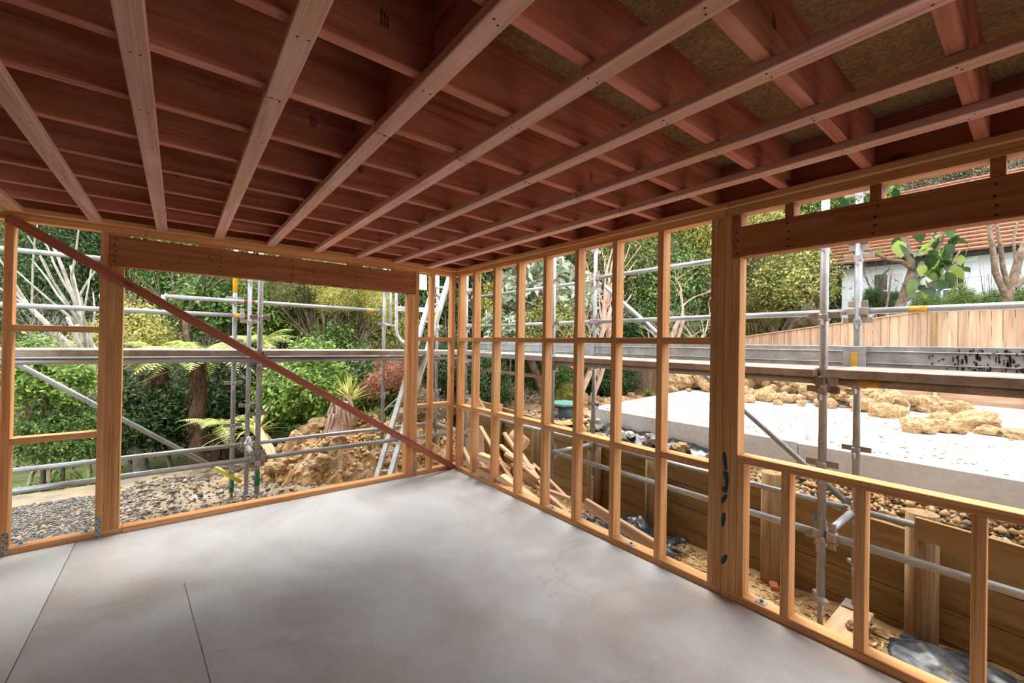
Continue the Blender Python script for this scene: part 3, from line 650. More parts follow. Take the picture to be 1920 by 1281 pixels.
# ------------------------------------------------------------------ scaffolding
TR = .02415
def standard(parent, x, y, z0, z1, along, first=-.21, jack=None, mat=None, plates=None, green=False):
    s_ = pipe('standard', (x, y, z0), (x, y, z1), TR, mat or M_steel, parent)
    ax = Vector((1, 0, 0)) if along == 'x' else Vector((0, 1, 0)); ot = Vector((ax.y, ax.x, 0))
    z = first
    while z < z1 - .05:
        if z > z0 + .02:
            for d_, off in ((ax, .0), (ot, -.05)):
                c = Vector((x, y, z + off)); mw = frame(c - d_ * .08, c + d_ * .08)
                obj('wedge_plate', box_mesh(.185, .012, .042), M_wornsteel, s_, mw)
            obj('collar', box_mesh(.05, .056, .05, .006), M_steel, s_, Matrix.Translation((x, y, z - .015)))
        z += .495
    if jack is not None:
        pipe('jack_screw', (x, y, jack), (x, y, z0 + .02), .017, M_wornsteel, s_)
        obj('jack_nut', box_mesh(.15, .035, .03), M_steel, s_, Matrix.Translation((x, y, z0 - .015)) @ Matrix.Rotation(.7, 4, 'Z'))
        obj('base_plate', box_mesh(.14, .14, .008), M_wornsteel, s_, Matrix.Translation((x, y, jack + .004)))
    return s_
def ledger(parent, p0, p1, name='ledger', mat=None, wedge=True, band=None):
    l_ = pipe(name, p0, p1, TR, mat or M_steel, parent)
    if wedge:
        d = (Vector(p1) - Vector(p0)).normalized()
        for e, s_ in ((Vector(p0), 1), (Vector(p1), -1)):
            c = e + d * (.0 * s_); n = Vector((0, 0, 1))
            obj('wedge', box_mesh(.042, .012, .17), M_wornsteel, l_, frame(c - d * .02, c + d * .02))
            obj('hook', box_mesh(.055, .06, .062, .008), M_wornsteel, l_, frame(c - d * .02, c + d * .02))
    if band is not None:
        d = (Vector(p1) - Vector(p0)); a = Vector(p0) + d * band; d = d.normalized()
        pipe('paint_band', a - d * .05, a + d * .05, TR + .0012, M_orange, l_)
    return l_
def plank(parent, x0, x1, y0, y1, z1, mat=None, th=.055):
    p = block('plank', x0, x1, y0, y1, z1 - th, z1, mat or M_wornsteel, parent, bev=.006); return p

sr = empty('scaffold', (1.1, -2, -.5), 'galvanised scaffold with steel planks standing in the trench by the right wall', 'scaffold')
XI, XO = .75, 1.48
standard(sr, XI, -3.525, -.12, 3.3, 'y', first=-.21 + .495 * 1 - .02, jack=trench(.75, -3.5) + .0)
standard(sr, XO, -3.545, -.12, 3.3, 'y', first=-.21 + .495 * 1 - .02, jack=-.455)
standard(sr, XI, -.925, -.2, 3.3, 'y', first=.285, jack=trench(.75, -.9))
standard(sr, XO, -.915, -.12, 3.3, 'y', first=.285, jack=trench(1.48, -.9))
standard(sr, 1.0, 1.40, -.2, 3.3, 'y', first=.285, jack=-.40)
standard(sr, XI, -6.1, -.2, 3.3, 'y', first=.285, jack=trench(.75, -6.1)); standard(sr, XO, -6.1, -.2, 3.3, 'y', first=.285, jack=trench(1.48, -6.1))
for y0, y1 in ((-6.06, -3.585), (-3.505, -.955)):
    ledger(sr, (XI, y0, .29), (XI, y1, .29)); ledger(sr, (XO, y0, .285), (XO, y1, .285))
    ledger(sr, (XI, y0, 1.312), (XI, y1, 1.312), mat=M_wornsteel if y0 < -5 else None, band=.93 if y0 < -5 else None); ledger(sr, (XO, y0, 1.312), (XO, y1, 1.312))
    ledger(sr, (XO, y0, 1.818), (XO, y1, 1.818), 'guard_rail', band=.88 if y0 < -5 else None); ledger(sr, (XO, y0, 2.378), (XO, y1, 2.372), 'guard_rail')
ledger(sr, (XO, -.875, 2.335), (XO, 1.9, 2.335), 'guard_rail'); ledger(sr, (XO, -.875, 1.818), (XO, 1.9, 1.818), 'guard_rail')
ledger(sr, (XO, -.875, .285), (XO, 1.9, .285)); ledger(sr, (XI, -.885, 1.14), (XI, 1.02, 1.14), mat=M_wornsteel)
for y in (-.92, -3.535, -6.1): ledger(sr, (XI + .05, y, .275), (XO - .05, y, .275), 'transom'); ledger(sr, (XI + .05, y, 1.30), (XO - .05, y, 1.30), 'transom')
beam_ = pipe('diagonal_tube', (1.53, -1.03, 2.26), (1.53, -3.50, .30), TR, M_steel, sr)
for (a, b_) in ((-6.0, -3.56), (-3.50, -.98)):
    for k in range(3):
        x0 = .655 + .235 * k; plank(sr, x0, x0 + .228, a, b_, 1.398 if a < -5 else 1.392)
for k in range(3): x0 = .655 + .235 * k; plank(sr, x0, x0 + .228, -.96, 1.3, 1.395, M_galv, .065)
def toe(parent, y0, y1, mat=M_galv):
    t = block('toe_board', 1.405, 1.425, y0, y1, 1.392, 1.552, mat, parent, bev=.003)
    for z in (1.425, 1.512): block('rib', 1.395, 1.406, y0, y1, z - .005, z + .005, mat, t, bev=.003)
    return t
t2 = toe(sr, -6.0, -3.60); toe(sr, -3.49, -.98); toe(sr, -.86, 1.6)
mb = MB()
for _ in range(150):
    y = -3.90 - .62 * rnd.random() ** .55; z = rnd.uniform(1.40, 1.54); l = rnd.uniform(.004, .045); w = rnd.uniform(.002, .006); mb.box(1.4015 if not (1.42 < z < 1.43 or 1.507 < z < 1.517) else 1.3935, 1.4052, y - w, y + w, z - l, z)
obj('tar_drips', mb.mesh('tar_drips'), M_ink, t2)['kind'] = 'stuff'
hp = block('toe_board_bracket', 1.388, 1.404, -3.615, -3.475, 1.392, 1.55, M_galv, sr)
block('yellow_clip', 1.380, 1.388, -3.565, -3.525, 1.395, 1.50, M_orange, hp)
block('toe_board_bracket', 1.388, 1.404, -.99, -.85, 1.392, 1.55, M_galv, sr)

sb = empty('scaffold', (-1.5, 1, -.4), 'galvanised scaffold with planks and rails outside the back opening', 'scaffold')
YI, YO = .56, 1.40
standard(sb, -1.985, YI, -.05, 3.2, 'x', first=.27, jack=-.30)
standard(sb, -1.985, YO, -.30, 3.2, 'x', first=.25, jack=-.34)
s3 = standard(sb, -2.125, 1.47, -.18, 2.6, 'x', first=.02, jack=-.40)
pipe('yellow_sleeve', (-2.125, 1.47, 2.07), (-2.125, 1.47, 2.45), TR + .002, M_yellow, s3); pipe('green_sleeve', (-2.125, 1.47, -.27), (-2.125, 1.47, -.14), TR + .001, M_green, s3)
pipe('green_sleeve', (-1.985, YI, .03), (-1.985, YI, .17), TR + .0015, M_green, bpy.data.objects[[o.name for o in sb.children][0]])
for x in (-4.6, -.345): standard(sb, x, YO, -.1, 3.2, 'x', first=.29, jack=-.38)
for x in (-4.6,): standard(sb, x, YI, -.1, 3.2, 'x', first=.29, jack=-.33)
standard(sb, .50, YO, -.1, 3.2, 'x', first=.29, jack=-.40); standard(sb, .50, YI, -.1, 3.2, 'x', first=.29, jack=-.36)
for x0, x1 in ((-7.0, -4.64), (-4.56, -2.03), (-1.94, .46)):
    ledger(sb, (x0, YI, .305), (x1, YI, .305)); ledger(sb, (x0, YO, .287), (x1, YO, .287))
    ledger(sb, (x0, YI, 1.317), (x1, YI, 1.317)); ledger(sb, (x0, YO, 1.315), (x1, YO, 1.315))
for x0, x1 in ((-7.0, -4.64), (-4.56, -2.06)):
    ledger(sb, (x0, YO, 2.305), (x1, YO, 2.305), 'guard_rail'); ledger(sb, (x0, YO, 1.80), (x1, YO, 1.80), 'guard_rail', band=.985 if x0 > -5 else None)
g1 = ledger(sb, (-2.77, YO + .03, 1.972), (-.40, YO + .03, 1.96), 'guard_rail', wedge=False, band=.94)
pipe('rail_end', (-2.77, YO + .03, 1.985), (-2.77, YO + .03, 1.89), TR, M_steel, g1); pipe('rust_patch', (-2.04, YO + .03, 1.968), (-1.93, YO + .03, 1.968), TR + .001, M_rust, g1)
for x in (-4.6, -1.985, -.345, .5): ledger(sb, (x, YI + .05, .27), (x, YO - .05, .27), 'transom'); ledger(sb, (x, YI + .05, 1.29), (x, YO - .05, 1.29), 'transom')
for x0, x1 in ((-6.9, -4.62), (-4.58, -2.01), (-1.95, .9)):
    for k in range(3):
        y0 = .49 + .235 * k; plank(sb, x0, x1, y0, y0 + .228, 1.418, None, .06)
pipe('diagonal_tube', (-4.6, 1.45, 1.90), (-2.30, 1.45, .053), TR, M_steel, sb); pipe('diagonal_tube_end', (-2.30, 1.45, .053), (-2.03, 1.45, -.164), TR + .001, M_yellow2, sb)
# ladder access gate beside the ladder
gt = MB()
c0 = at(733, 540, 5.9); 
gt.tube([at(732, 500, 5.9), at(733, 560, 5.9), at(733, 612, 5.9)], [.018] * 3, 8)
gt.tube([at(743, 500, 5.9), at(743, 560, 5.9), at(743, 612, 5.9), at(745, 628, 5.9), at(752, 638, 5.9), at(762, 645, 5.88), at(776, 650, 5.86)], [.022] * 7, 10)
gt.tube([at(724, 609, 5.9), at(745, 612, 5.9)], [.012] * 2, 8)
obj('access_gate_hoop', gt.mesh('access_gate_hoop', True), M_alu, sb)
pa, pb = at(744, 579, 6.0), at(828, 583, 6.35); beam('access_gate_bar', pa, pb, .02, .07, M_alu, sb)
pa, pb = at(772, 528, 6.0), at(800, 530, 6.15); beam('access_gate_board', pa, pb, .02, .22, M_alu, sb)
rg = MB()
rg.box(-.03, .03, -.03, .03, -.05, .05)
o = obj('white_rag', CL[2], M_white, None, Matrix.Translation((-1.98, 1.36, .29)) @ Matrix.Diagonal((.035, .03, .075, 1))); tag(o, 'white rag tied round the scaffold joint outside the back opening', 'rag')

# ladder
lb0, lb1 = Vector((-.595, 1.02, -.36)), Vector((.27, 1.02, 2.95)); off = Vector((.05, .30, 0)); 
la = empty('ladder', (-.5, 1.0, -.36), 'leaning aluminium ladder standing on the clay heap outside the back wall', 'ladder')
lb0 = at(703, 905, 5.25); lb1 = at(826, 495, 5.75); rb0 = at(727, 905, 5.15); rb1 = at(850, 495, 5.65)
dirl = (lb1 - lb0).normalized()
sidev = (rb0 - lb0).normalized()
beam('stile', lb0, lb1, .03, .075, M_alu, la, up=dirl.cross(sidev).cross(dirl)); beam('stile', rb0, rb1, .03, .075, M_alu, la, up=dirl.cross(sidev).cross(dirl))
n = 12
for k in range(n):
    t = (k + .6) / n; pipe('rung', lb0.lerp(lb1, t), rb0.lerp(rb1, t), .014, M_alu, la, seg=10)
t0, t1 = .70, .78; a = rb0.lerp(rb1, t0); b_ = rb0.lerp(rb1, t1); nrm = dirl.cross(sidev).normalized()
if nrm.dot(CAM - a) < 0: nrm = -nrm
beam('warning_sticker', a + nrm * .041, b_ + nrm * .041, .026, .002, M_yellow2, la, up=nrm)

# ------------------------------------------------------------------ things lying in the trench
def stick(p0, p1, w, h, label, mat=M_scrap, name='timber_offcut', cat='timber', up=(0, 0, 1)):
    o = beam(name, p0, p1, w, h, mat, None, up); tag(o, label, cat); return o
stick(at(1098, 944, 4.05), at(1236, 1030, 3.45), .04, .10, 'long weathered plank leaning low in the trench over black plastic')
PO = [((900, 800, 5.1), (962, 905, 4.45), 'thin pale offcut leaning highest on the pile by the far corner'), ((945, 812, 4.9), (1022, 925, 4.3), 'long pale offcut running down the right side of the pile'),
      ((938, 835, 4.8), (1010, 900, 4.35), 'pale batten crossing above the rounded log on the pile'), ((905, 850, 4.9), (975, 920, 4.4), 'offcut slanting through the middle of the timber pile'),
      ((925, 872, 4.75), (985, 935, 4.3), 'greyish offcut sloping down the front of the timber pile'), ((960, 870, 4.6), (1065, 962, 4.05), 'pink offcut reaching furthest toward the black plastic'),
      ((985, 905, 4.5), (1068, 935, 4.2), 'straight offcut lying behind the pink one against the retaining wall'), ((898, 855, 4.7), (935, 868, 4.6), 'thick short block at the left of the timber pile'),
      ((898, 880, 4.7), (940, 905, 4.5), 'dark reddish block low at the left of the pile'), ((940, 895, 4.5), (1010, 945, 4.2), 'flat brown plank under the pile near the bottom plate'),
      ((935, 912, 4.4), (965, 903, 4.5), 'short offcut lying level beside the washer plate'), ((1010, 930, 4.3), (1050, 960, 4.1), 'dark red offcut under the pink one'),
      ((868, 840, 5.2), (885, 875, 4.9), 'pale sheet offcut leaning in the corner beside the first stud'), ((893, 740, 6.5), (912, 775, 6.2), 'broken white board leaning beyond the scaffold corner')]
for i, (a, b_, lab) in enumerate(PO):
    big = 'block' in lab or 'plank' in lab
    stick(at(*a), at(*b_), .09 if big else .045, .07 if big else .03, lab, name='timber_block' if 'block' in lab else 'timber_offcut')
for i, (a, b_, w, h, lab) in enumerate(((( 915, 858, 4.75), (960, 880, 4.6), .09, .03, 'wide pale offcut lying flat near the middle of the pile'), ((930, 840, 4.9), (948, 905, 4.5), .04, .02, 'thin steep offcut behind the third stud'), ((950, 850, 4.7), (1000, 880, 4.5), .10, .035, 'broad plank end above the round log'),
    ((968, 838, 4.75), (1018, 912, 4.3), .05, .025, 'pale batten lying right of the log'), ((945, 925, 4.35), (1005, 962, 4.1), .07, .03, 'grey board low beside the bottom plate'), ((900, 868, 4.8), (950, 915, 4.45), .045, .03, 'dark offcut under the left end of the pile'), ((1012, 955, 4.15), (1050, 985, 3.95), .05, .02, 'short pale strip outside the fifth stud'), ((1000, 870, 4.65), (1060, 930, 4.25), .035, .02, 'thin strip leaning on the retaining wall right of the log'))):
    stick(at(*a), at(*b_), w, h, lab)
pw = beam('plywood_sheet', at(884, 802, 6.1), at(886, 895, 5.75), .34, .018, M_fence, None, up=_f * -1); tag(pw, 'pale plywood sheet standing beyond the far corner studs', 'plywood')
lg = pipe('short_log', at(965, 880, 4.62), at(1008, 908, 4.35), .062, M_post, None, 16); tag(lg, 'short rounded log end lying among the offcuts', 'log')
lg = pipe('post_offcut', at(960, 815, 5.0), at(985, 835, 4.9), .085, M_scrap, None, 18); tag(lg, 'fat pale post offcut lying on the back of the timber pile', 'log')
def sheet(name, x0, x1, y0, y1, zf, mat, label, cat, nx=26, ny=26, th=.004, rot=0):
    v = []; f = []
    for j in range(ny + 1):
        for i in range(nx + 1):
            u, w = i / nx, j / ny; x = x0 + (x1 - x0) * u + .05 * fbm(w * 4, u, 3); y = y0 + (y1 - y0) * w + .05 * fbm(u * 4, w, 8); v.append((x, y, zf(x, y)))
    for j in range(ny):
        for i in range(nx): a = j * (nx + 1) + i; f.append((a, a + 1, a + nx + 2, a + nx + 1))
    o = obj(name, pymesh(name, v, f, True), mat); md = o.modifiers.new('thickness', 'SOLIDIFY'); md.thickness = th; tag(o, label, cat); return o
sheet('black_sheet', .80, 1.50, -4.75, -3.82, lambda x, y: trench(x, y) + .07 + .08 * abs(fbm(x * 2.6, y * 2.6, 4)) + .10 * math.exp(-((x - 1.15) ** 2 + (y + 3.98) ** 2) / .03), M_black, 'dusty crumpled black plastic sheet at the foot of the nearest round post', 'plastic sheet')
sheet('black_sheet', .25, 1.05, -2.35, -1.30, lambda x, y: trench(x, y) + .09 + .15 * abs(fbm(x * 3.2, y * 2.4, 14)), M_blackclean, 'crumpled black plastic under the leaning plank in the trench', 'plastic sheet')
sheet('black_sheet', 1.05, 1.50, -2.2, -1.25, lambda x, y: trench(x, y) + .10 + .16 * abs(fbm(x * 3.2, y * 3.4, 24)), M_blackclean, 'black plastic scrap against the retaining wall behind the leaning plank', 'plastic sheet', 16, 20)
bk = block('sole_block', .72, 1.50, -3.66, -3.47, -.50, -.462, M_scrap); tag(bk, 'pale timber sole block under the outer scaffold standard', 'timber block')
cl_ = clod((1.15, -3.60, -.45), .045, 'clay crumb lying on the pale sole block', None)
bk = obj('brick', box_mesh(.10, .06, .04), M_brick, None, Matrix.Translation((1.36, -3.03, -.50)) @ Matrix.Rotation(.5, 4, 'Z')); tag(bk, 'orange brick piece beside the foot of a round post', 'brick')
o = obj('blue_tag', CL[1], M_blue, None, Matrix.Translation((XI - .0, -3.49, .385)) @ Matrix.Diagonal((.005, .010, .024, 1))); tag(o, 'small blue plastic tag on the inner scaffold standard', 'tag')
o = stick((.93, -3.50, -.44), (1.0, -3.47, -.40), .02, .006, 'yellow plastic strip beside the sole block', M_yellow, 'plastic_strip', 'strip')
for i, (x, y, a, l) in enumerate(((.35, -2.95, .4, .16), (.45, -3.1, -.5, .2), (.30, -3.3, .9, .14), (.5, -4.05, .2, .22), (.42, -3.75, -1.0, .15), (.62, -2.9, 1.3, .18))):
    z = trench(x, y) + .02; d = Vector((math.cos(a), math.sin(a), .05)) * l / 2
    stick(Vector((x, y, z)) - d, Vector((x, y, z)) + d, .022, .006, ['yellow wood splinter in the sawdust beside the wide post', 'pale splinter nearest the wide post base', 'short pale chip outside the bottom plate under the window', 'long splinter between the last two short studs', 'crooked chip beside the inner scaffold foot', 'thin splinter by the brick piece'][i], M_chipwood if False else M_scrap, 'wood_splinter', 'splinter')
#VEG
# ------------------------------------------------------------------ plants
def leaves_mesh(name, blobs, n, size, aspect, seed, cluster=30, spread=.16, up=.55, hollow=.45, jit=.35):
    """n separate folded leaves gathered in tufts through the given ellipsoids"""
    r_ = np.random.default_rng(seed); blobs = np.array(blobs, float); vol = blobs[:, 3] * blobs[:, 4] * blobs[:, 5]; nc = max(1, n // cluster)
    bi = r_.choice(len(blobs), nc, p=(vol ** .75) / (vol ** .75).sum()); d = r_.normal(size=(nc, 3)); d /= np.linalg.norm(d, axis=1)[:, None]
    rad = (hollow + (1 - hollow) * r_.random(nc)) ** .8; cc = blobs[bi, :3] + d * rad[:, None] * blobs[bi, 3:]
    ci = r_.integers(0, nc, n); sc = blobs[bi][:, 3:].min(axis=1)[ci] * spread
    P = cc[ci] + r_.normal(size=(n, 3)) * sc[:, None]
    out = (P - blobs[bi, :3][ci]); out /= np.linalg.norm(out, axis=1)[:, None] + 1e-6
    nrm = out * .5 + np.array([0, 0, up]) + r_.normal(size=(n, 3)) * .5; nrm /= np.linalg.norm(nrm, axis=1)[:, None]
    a = r_.normal(size=(n, 3)) + out * .6 + np.array([0, 0, -.25]); a -= (a * nrm).sum(1)[:, None] * nrm; a /= np.linalg.norm(a, axis=1)[:, None]
    b = np.cross(nrm, a); s = size * (1 - jit + 2 * jit * r_.random(n))[:, None]; w = s * aspect
    V = np.stack([P - a * s * .5, P + b * w * .5 + nrm * w * .18 + a * s * .05, P + a * s * .5 - nrm * s * .12, P - b * w * .5 + nrm * w * .18 + a * s * .05], 1)
    base = 4 * np.arange(n)[:, None]
    F = np.concatenate([base + np.array([[0, 1, 2]]), base + np.array([[0, 2, 3]])], 1).reshape(-1, 3)
    return tri_mesh(name, V.reshape(-1, 3), F)
ROUND = [(0, 0, .1, .75, .75, .7), (.45, .2, -.1, .5, .5, .5), (-.45, .1, -.15, .5, .5, .5), (.05, -.5, -.1, .5, .45, .5), (-.1, .45, 0, .5, .5, .5), (.1, -.1, .55, .45, .45, .4)]
LOOSE = [(0, 0, .2, .5, .5, .35), (.6, .1, 0, .4, .4, .28), (-.55, .2, .1, .42, .42, .28), (.1, -.6, -.1, .42, .42, .3), (-.2, .55, -.2, .4, .4, .28), (.3, .3, .6, .36, .36, .25), (-.4, -.4, .5, .38, .38, .25), (.5, -.45, .35, .36, .36, .25)]
TALL = [(0, 0, 1.0, .8, .8, .8), (.5, .3, .2, .7, .7, .6), (-.5, -.2, .3, .7, .7, .6), (.1, -.5, -.4, .75, .75, .6), (-.3, .5, -.5, .75, .75, .6), (.2, .2, -1.1, .8, .8, .5), (.4, -.1, 1.5, .5, .5, .5), (-.3, .2, 1.7, .4, .4, .4)]
FM = {
 'broad': leaves_mesh('foliage', ROUND, 7000, .095, .5, 1), 'small': leaves_mesh('foliage', ROUND, 22000, .048, .62, 2), 'dense': leaves_mesh('foliage', ROUND, 11000, .075, .55, 3),
 'fine': leaves_mesh('foliage', LOOSE, 34000, .060, .20, 4, cluster=60, spread=.28, hollow=.2, up=.3), 'vari': leaves_mesh('foliage', ROUND, 9000, .07, .55, 5, cluster=18),
 'grey': leaves_mesh('foliage', LOOSE, 2600, .20, .36, 6, cluster=10, spread=.3, up=.2), 'dead': leaves_mesh('foliage', LOOSE, 7000, .065, .5, 7, cluster=20, spread=.3),
 'canopy': leaves_mesh('foliage', TALL, 120000, .040, .5, 8, cluster=110, spread=.17), 'canopyfine': leaves_mesh('foliage', TALL, 150000, .048, .22, 9, cluster=150, spread=.22, up=.3),
 'canopy2': leaves_mesh('foliage', TALL, 100000, .044, .45, 10, cluster=80, spread=.18)}
def branch_mesh(seed, levels=3, h=1.0, r0=.04, spread=.7, kids=4, lean=(0, 0), crook=.18, sides=5):
    g_ = random.Random(seed); mb = MB()
    def grow(p, d, L, r, lv):
        n = 4 if lv else 5; pts = [p.copy()]; q = p.copy(); dd = d.copy()
        for i in range(n):
            dd = (dd + Vector((g_.gauss(0, crook), g_.gauss(0, crook), g_.gauss(.03, crook * .6)))).normalized(); q = q + dd * (L / n); pts.append(q.copy())
        rr = [r * (1 - .62 * i / n) for i in range(n + 1)]; mb.tube(pts, rr, sides if lv < 2 else 4)
        if lv < levels:
            for k in range(kids + (1 if lv == 0 else 0)):
                t = g_.uniform(.35, 1.0); i = min(n, int(t * n)); b_ = pts[i]; ang = g_.uniform(0, 6.283); s = g_.uniform(.5, 1.1) * spread
                nd = (dd + Vector((math.cos(ang) * s, math.sin(ang) * s, g_.uniform(-.1, .5)))).normalized(); grow(b_, nd, L * g_.uniform(.5, .75), rr[i] * .68, lv + 1)
    grow(Vector((0, 0, 0)), Vector((lean[0], lean[1], 1)).normalized(), h, r0, 0)
    return mb.mesh('branches', True)
BM = {'stem': branch_mesh(1, 2, .9, .05, .8, 4), 'trunk': branch_mesh(2, 3, 2.0, .10, .7, 4), 'bare': branch_mesh(3, 4, 1.0, .0125, .95, 5, crook=.24), 'bare2': branch_mesh(4, 4, 1.0, .0145, 1.0, 4, crook=.3), 'pole': branch_mesh(5, 2, 2.4, .085, .5, 4, crook=.1), 'crooked': branch_mesh(6, 3, 1.3, .075, .9, 3, crook=.25)}
def gz(x, y):
    if 1.67 < x < 9.6 and -9 < y < 4.2: return fillg(x, y)
    return ground_z(x, y)
def TRS(p, s, rz, tilt=0.0):
    s = (s, s, s) if not isinstance(s, tuple) else s
    return Matrix.Translation(Vector(p)) @ Euler((tilt, 0, rz)).to_matrix().to_4x4() @ Matrix.Diagonal((s[0], s[1], s[2], 1))
def plant(name, label, cat, px, py, D, r, fol, mat, bark=M_bark, br='stem', group=None, sz=1.0, trunk=True):
    """a bush or tree: crown centred where given, stem down to the ground"""
    c = at(px, py, D); g0 = gz(c.x, c.y); base = Vector((c.x, c.y, min(g0, c.z - .3 * r)))
    t = empty(name, base, label, cat, group)
    obj('foliage', FM[fol], mat, t, TRS(c, (r, r, r * sz), rnd.uniform(0, 6.28)))
    if trunk:
        hh = max(.3, c.z - base.z + .3 * r); native = {'stem': .9, 'trunk': 2.0, 'pole': 2.4, 'crooked': 1.3, 'bare': 1.0, 'bare2': 1.0}[br]
        k = hh / native; kx = min(k, r * 1.1); obj('branches', BM[br], bark, t, TRS(base - Vector((0, 0, .05)), (kx, kx, k), rnd.uniform(0, 6.28)))
    return t
def bare(name, label, px, py0, py1, D, bark, br='bare', cat='tree', tilt=0.0, wide=1.0, rz=None, group=None):
    """leafless plant: base seen at py0, top at py1"""
    b = at(px, py0, D); tp = at(px, py1, D); b.z = min(b.z, gz(b.x, b.y)) if cat == 'tree' else b.z; h = tp.z - b.z; t = empty(name, b, label, cat, group); native = {'bare': 2.0, 'bare2': 2.0, 'trunk': 4.0, 'pole': 4.0, 'crooked': 2.5}[br]; k = h / native
    obj('branches', BM[br], bark, t, TRS(b - Vector((0, 0, .1)), (k * wide, k * wide, k), rnd.uniform(0, 6.28) if rz is None else rz, tilt)); return t

# far bank of trees, left to right
FAR = [(-120, 560, 12.5, 2.3, 'canopy', L_dark, 'dark dense tree at the far left behind the bare twiggy tree'), (60, 520, 13, 2.3, 'canopyfine', L_kanuka, 'olive fine-leaved tree behind the bare twiggy tree'),
 (230, 600, 12.5, 2.2, 'canopy', L_dark, 'dark leafy tree behind the pale lichen trunk'), (370, 500, 13.5, 2.4, 'canopyfine', L_kanuka, 'tall fine-leaved olive tree above the yellow scaffold sleeve'),
 (470, 590, 12, 2.1, 'canopy2', L_mid, 'mid green leafy tree behind the pair of scaffold poles'), (590, 520, 13, 2.3, 'canopyfine', L_kanuka, 'tall olive tree behind the long guard rail'),
 (700, 560, 12.5, 2.1, 'canopyfine', L_olive, 'yellowish olive tree behind the access gate hoop'), (810, 540, 13.5, 2.3, 'canopy', L_dark, 'dark tree seen through the studs of the back corner'),
 (920, 520, 13, 2.4, 'canopy', L_dark, 'dark green tree behind the first studs of the right wall'), (1050, 540, 14, 2.5, 'canopyfine', L_kanuka, 'olive tree rising behind the twin pinkish trunks'),
 (1180, 500, 15, 2.6, 'canopy2', L_mid, 'leafy green tree behind the scaffold diagonal on the right'), (1290, 470, 16, 2.7, 'canopyfine', L_olive, 'yellow-green scrubby tree left of the wide timber post'),
 (1400, 500, 17, 2.7, 'canopyfine', L_kanuka, 'olive scrub tree just right of the wide timber post'), (1490, 470, 17.5, 2.6, 'canopy2', L_mid, 'green tree far behind the yellow-green fence bush')]
for px, py, D, r, fo, mt, lab in FAR: plant('tree', lab, 'tree', px, py, D, r, fo, mt, br='trunk', sz=1.15)
FAR2 = [(-60, 420, 18), (130, 400, 18.5), (300, 420, 18), (480, 430, 18.5), (660, 440, 18), (830, 440, 19), (990, 430, 19), (1130, 410, 20), (1270, 400, 21), (1400, 400, 22), (1500, 420, 23), (80, 620, 16.5), (420, 640, 16.5), (560, 650, 16), (740, 650, 16), (880, 620, 17), (1000, 640, 17), (1120, 620, 18.5)]
for i, (px, py, D) in enumerate(FAR2):
    plant('tree', 'olive tree in the back row on the far bank' if i % 2 else 'dark tree in the back row on the far bank', 'tree', px, py, D, 2.9, ('canopy', 'canopyfine')[i % 2], (L_dark, L_kanuka)[i % 2], br='trunk', group='back row of trees on the far bank', sz=1.1)
for i, (px, py, D) in enumerate(((1600, 360, 34), (1700, 350, 36), (1800, 335, 34), (1900, 335, 36), (2000, 330, 34))):
    plant('tree', 'greyish brown bushy tree on the hill above the house roof', 'tree', px, py, D, 4.6, 'canopyfine', L_brown, br='trunk', group='trees on the hill above the house', sz=1.0)

# nearer plants seen through the back wall
plant('shrub', 'bright leafy shrub low at the left below the bare twiggy tree', 'shrub', 80, 705, 5.75, .62, 'broad', L_broad)
plant('shrub', 'dark shrub at the left under the diagonal tube', 'shrub', 110, 815, 5.9, .62, 'dense', L_mid)
plant('shrub', 'dark undergrowth bush between the left studs and the fern trunk', 'shrub', 255, 790, 7.3, .95, 'dense', L_dark)
plant('shrub', 'dark bush behind the fern trunk', 'shrub', 420, 760, 8.2, 1.15, 'dense', L_dark)
plant('shrub', 'pale green shrub below the pale lichen trunk', 'shrub', 250, 640, 8.0, .85, 'vari', L_olive)
plant('shrub', 'bright green rounded bush right of the scaffold poles', 'shrub', 572, 728, 7.0, .86, 'broad', L_broad)
plant('shrub', 'mid green bush behind the rounded bright bush', 'shrub', 620, 680, 8.6, .95, 'dense', L_mid)
plant('shrub', 'leafy green tree top left of the scaffold poles', 'tree', 400, 570, 9.0, .95, 'broad', L_mid, br='trunk')
plant('shrub', 'bright bush behind the second tree fern', 'shrub', 505, 590, 9.6, .9, 'broad', L_broad)
plant('shrub', 'yellow-green feathery tree beside the access gate', 'tree', 665, 565, 8.8, .85, 'fine', L_olive, br='trunk')
plant('shrub', 'olive feathery tree with bare lower branches below the guard rail', 'tree', 590, 560, 9.4, 1.0, 'fine', L_kanuka, br='trunk')
plant('shrub', 'dead bush with reddish brown leaves behind the ladder', 'shrub', 735, 715, 7.2, .52, 'dead', L_dead, br='bare')
plant('shrub', 'dark green bush at the corner beyond the scaffold', 'shrub', 838, 680, 8.6, .85, 'small', L_dark)
plant('shrub', 'dry brown bush low behind the ladder', 'shrub', 800, 765, 7.0, .36, 'dead', L_brown, br='bare2')
bare('bare_tree', 'leafless pinkish twiggy tree behind the left window nogs', 105, 790, 400, 6.1, M_barkpink, 'bare', wide=1.15)
bare('bare_tree', 'leafless pale twiggy tree at the far left', 50, 770, 430, 6.4, M_barkpale, 'bare2', wide=1.1)
bare('bare_tree', 'bare grey branches reaching up above the left nog', 165, 760, 395, 6.6, M_barkpale, 'bare', wide=.8)
bare('pale_trunk_tree', 'pale lichen covered trunk left of the brace', 272, 670, 380, 7.2, M_barkpale, 'pole', wide=1.2)
bare('bare_tree', 'tangle of bare grey branches below the guard rail', 620, 710, 515, 7.6, M_barkpale, 'bare2', wide=1.6)
bare('bare_tree', 'bare crooked branches behind the access gate', 690, 690, 520, 7.8, M_barkpale, 'bare', wide=1.3)
bare('dead_shrub', 'dead twiggy shrub with pale stems behind the corner studs', 812, 790, 690, 7.0, M_barkpale, 'bare2', cat='shrub', wide=1.5)

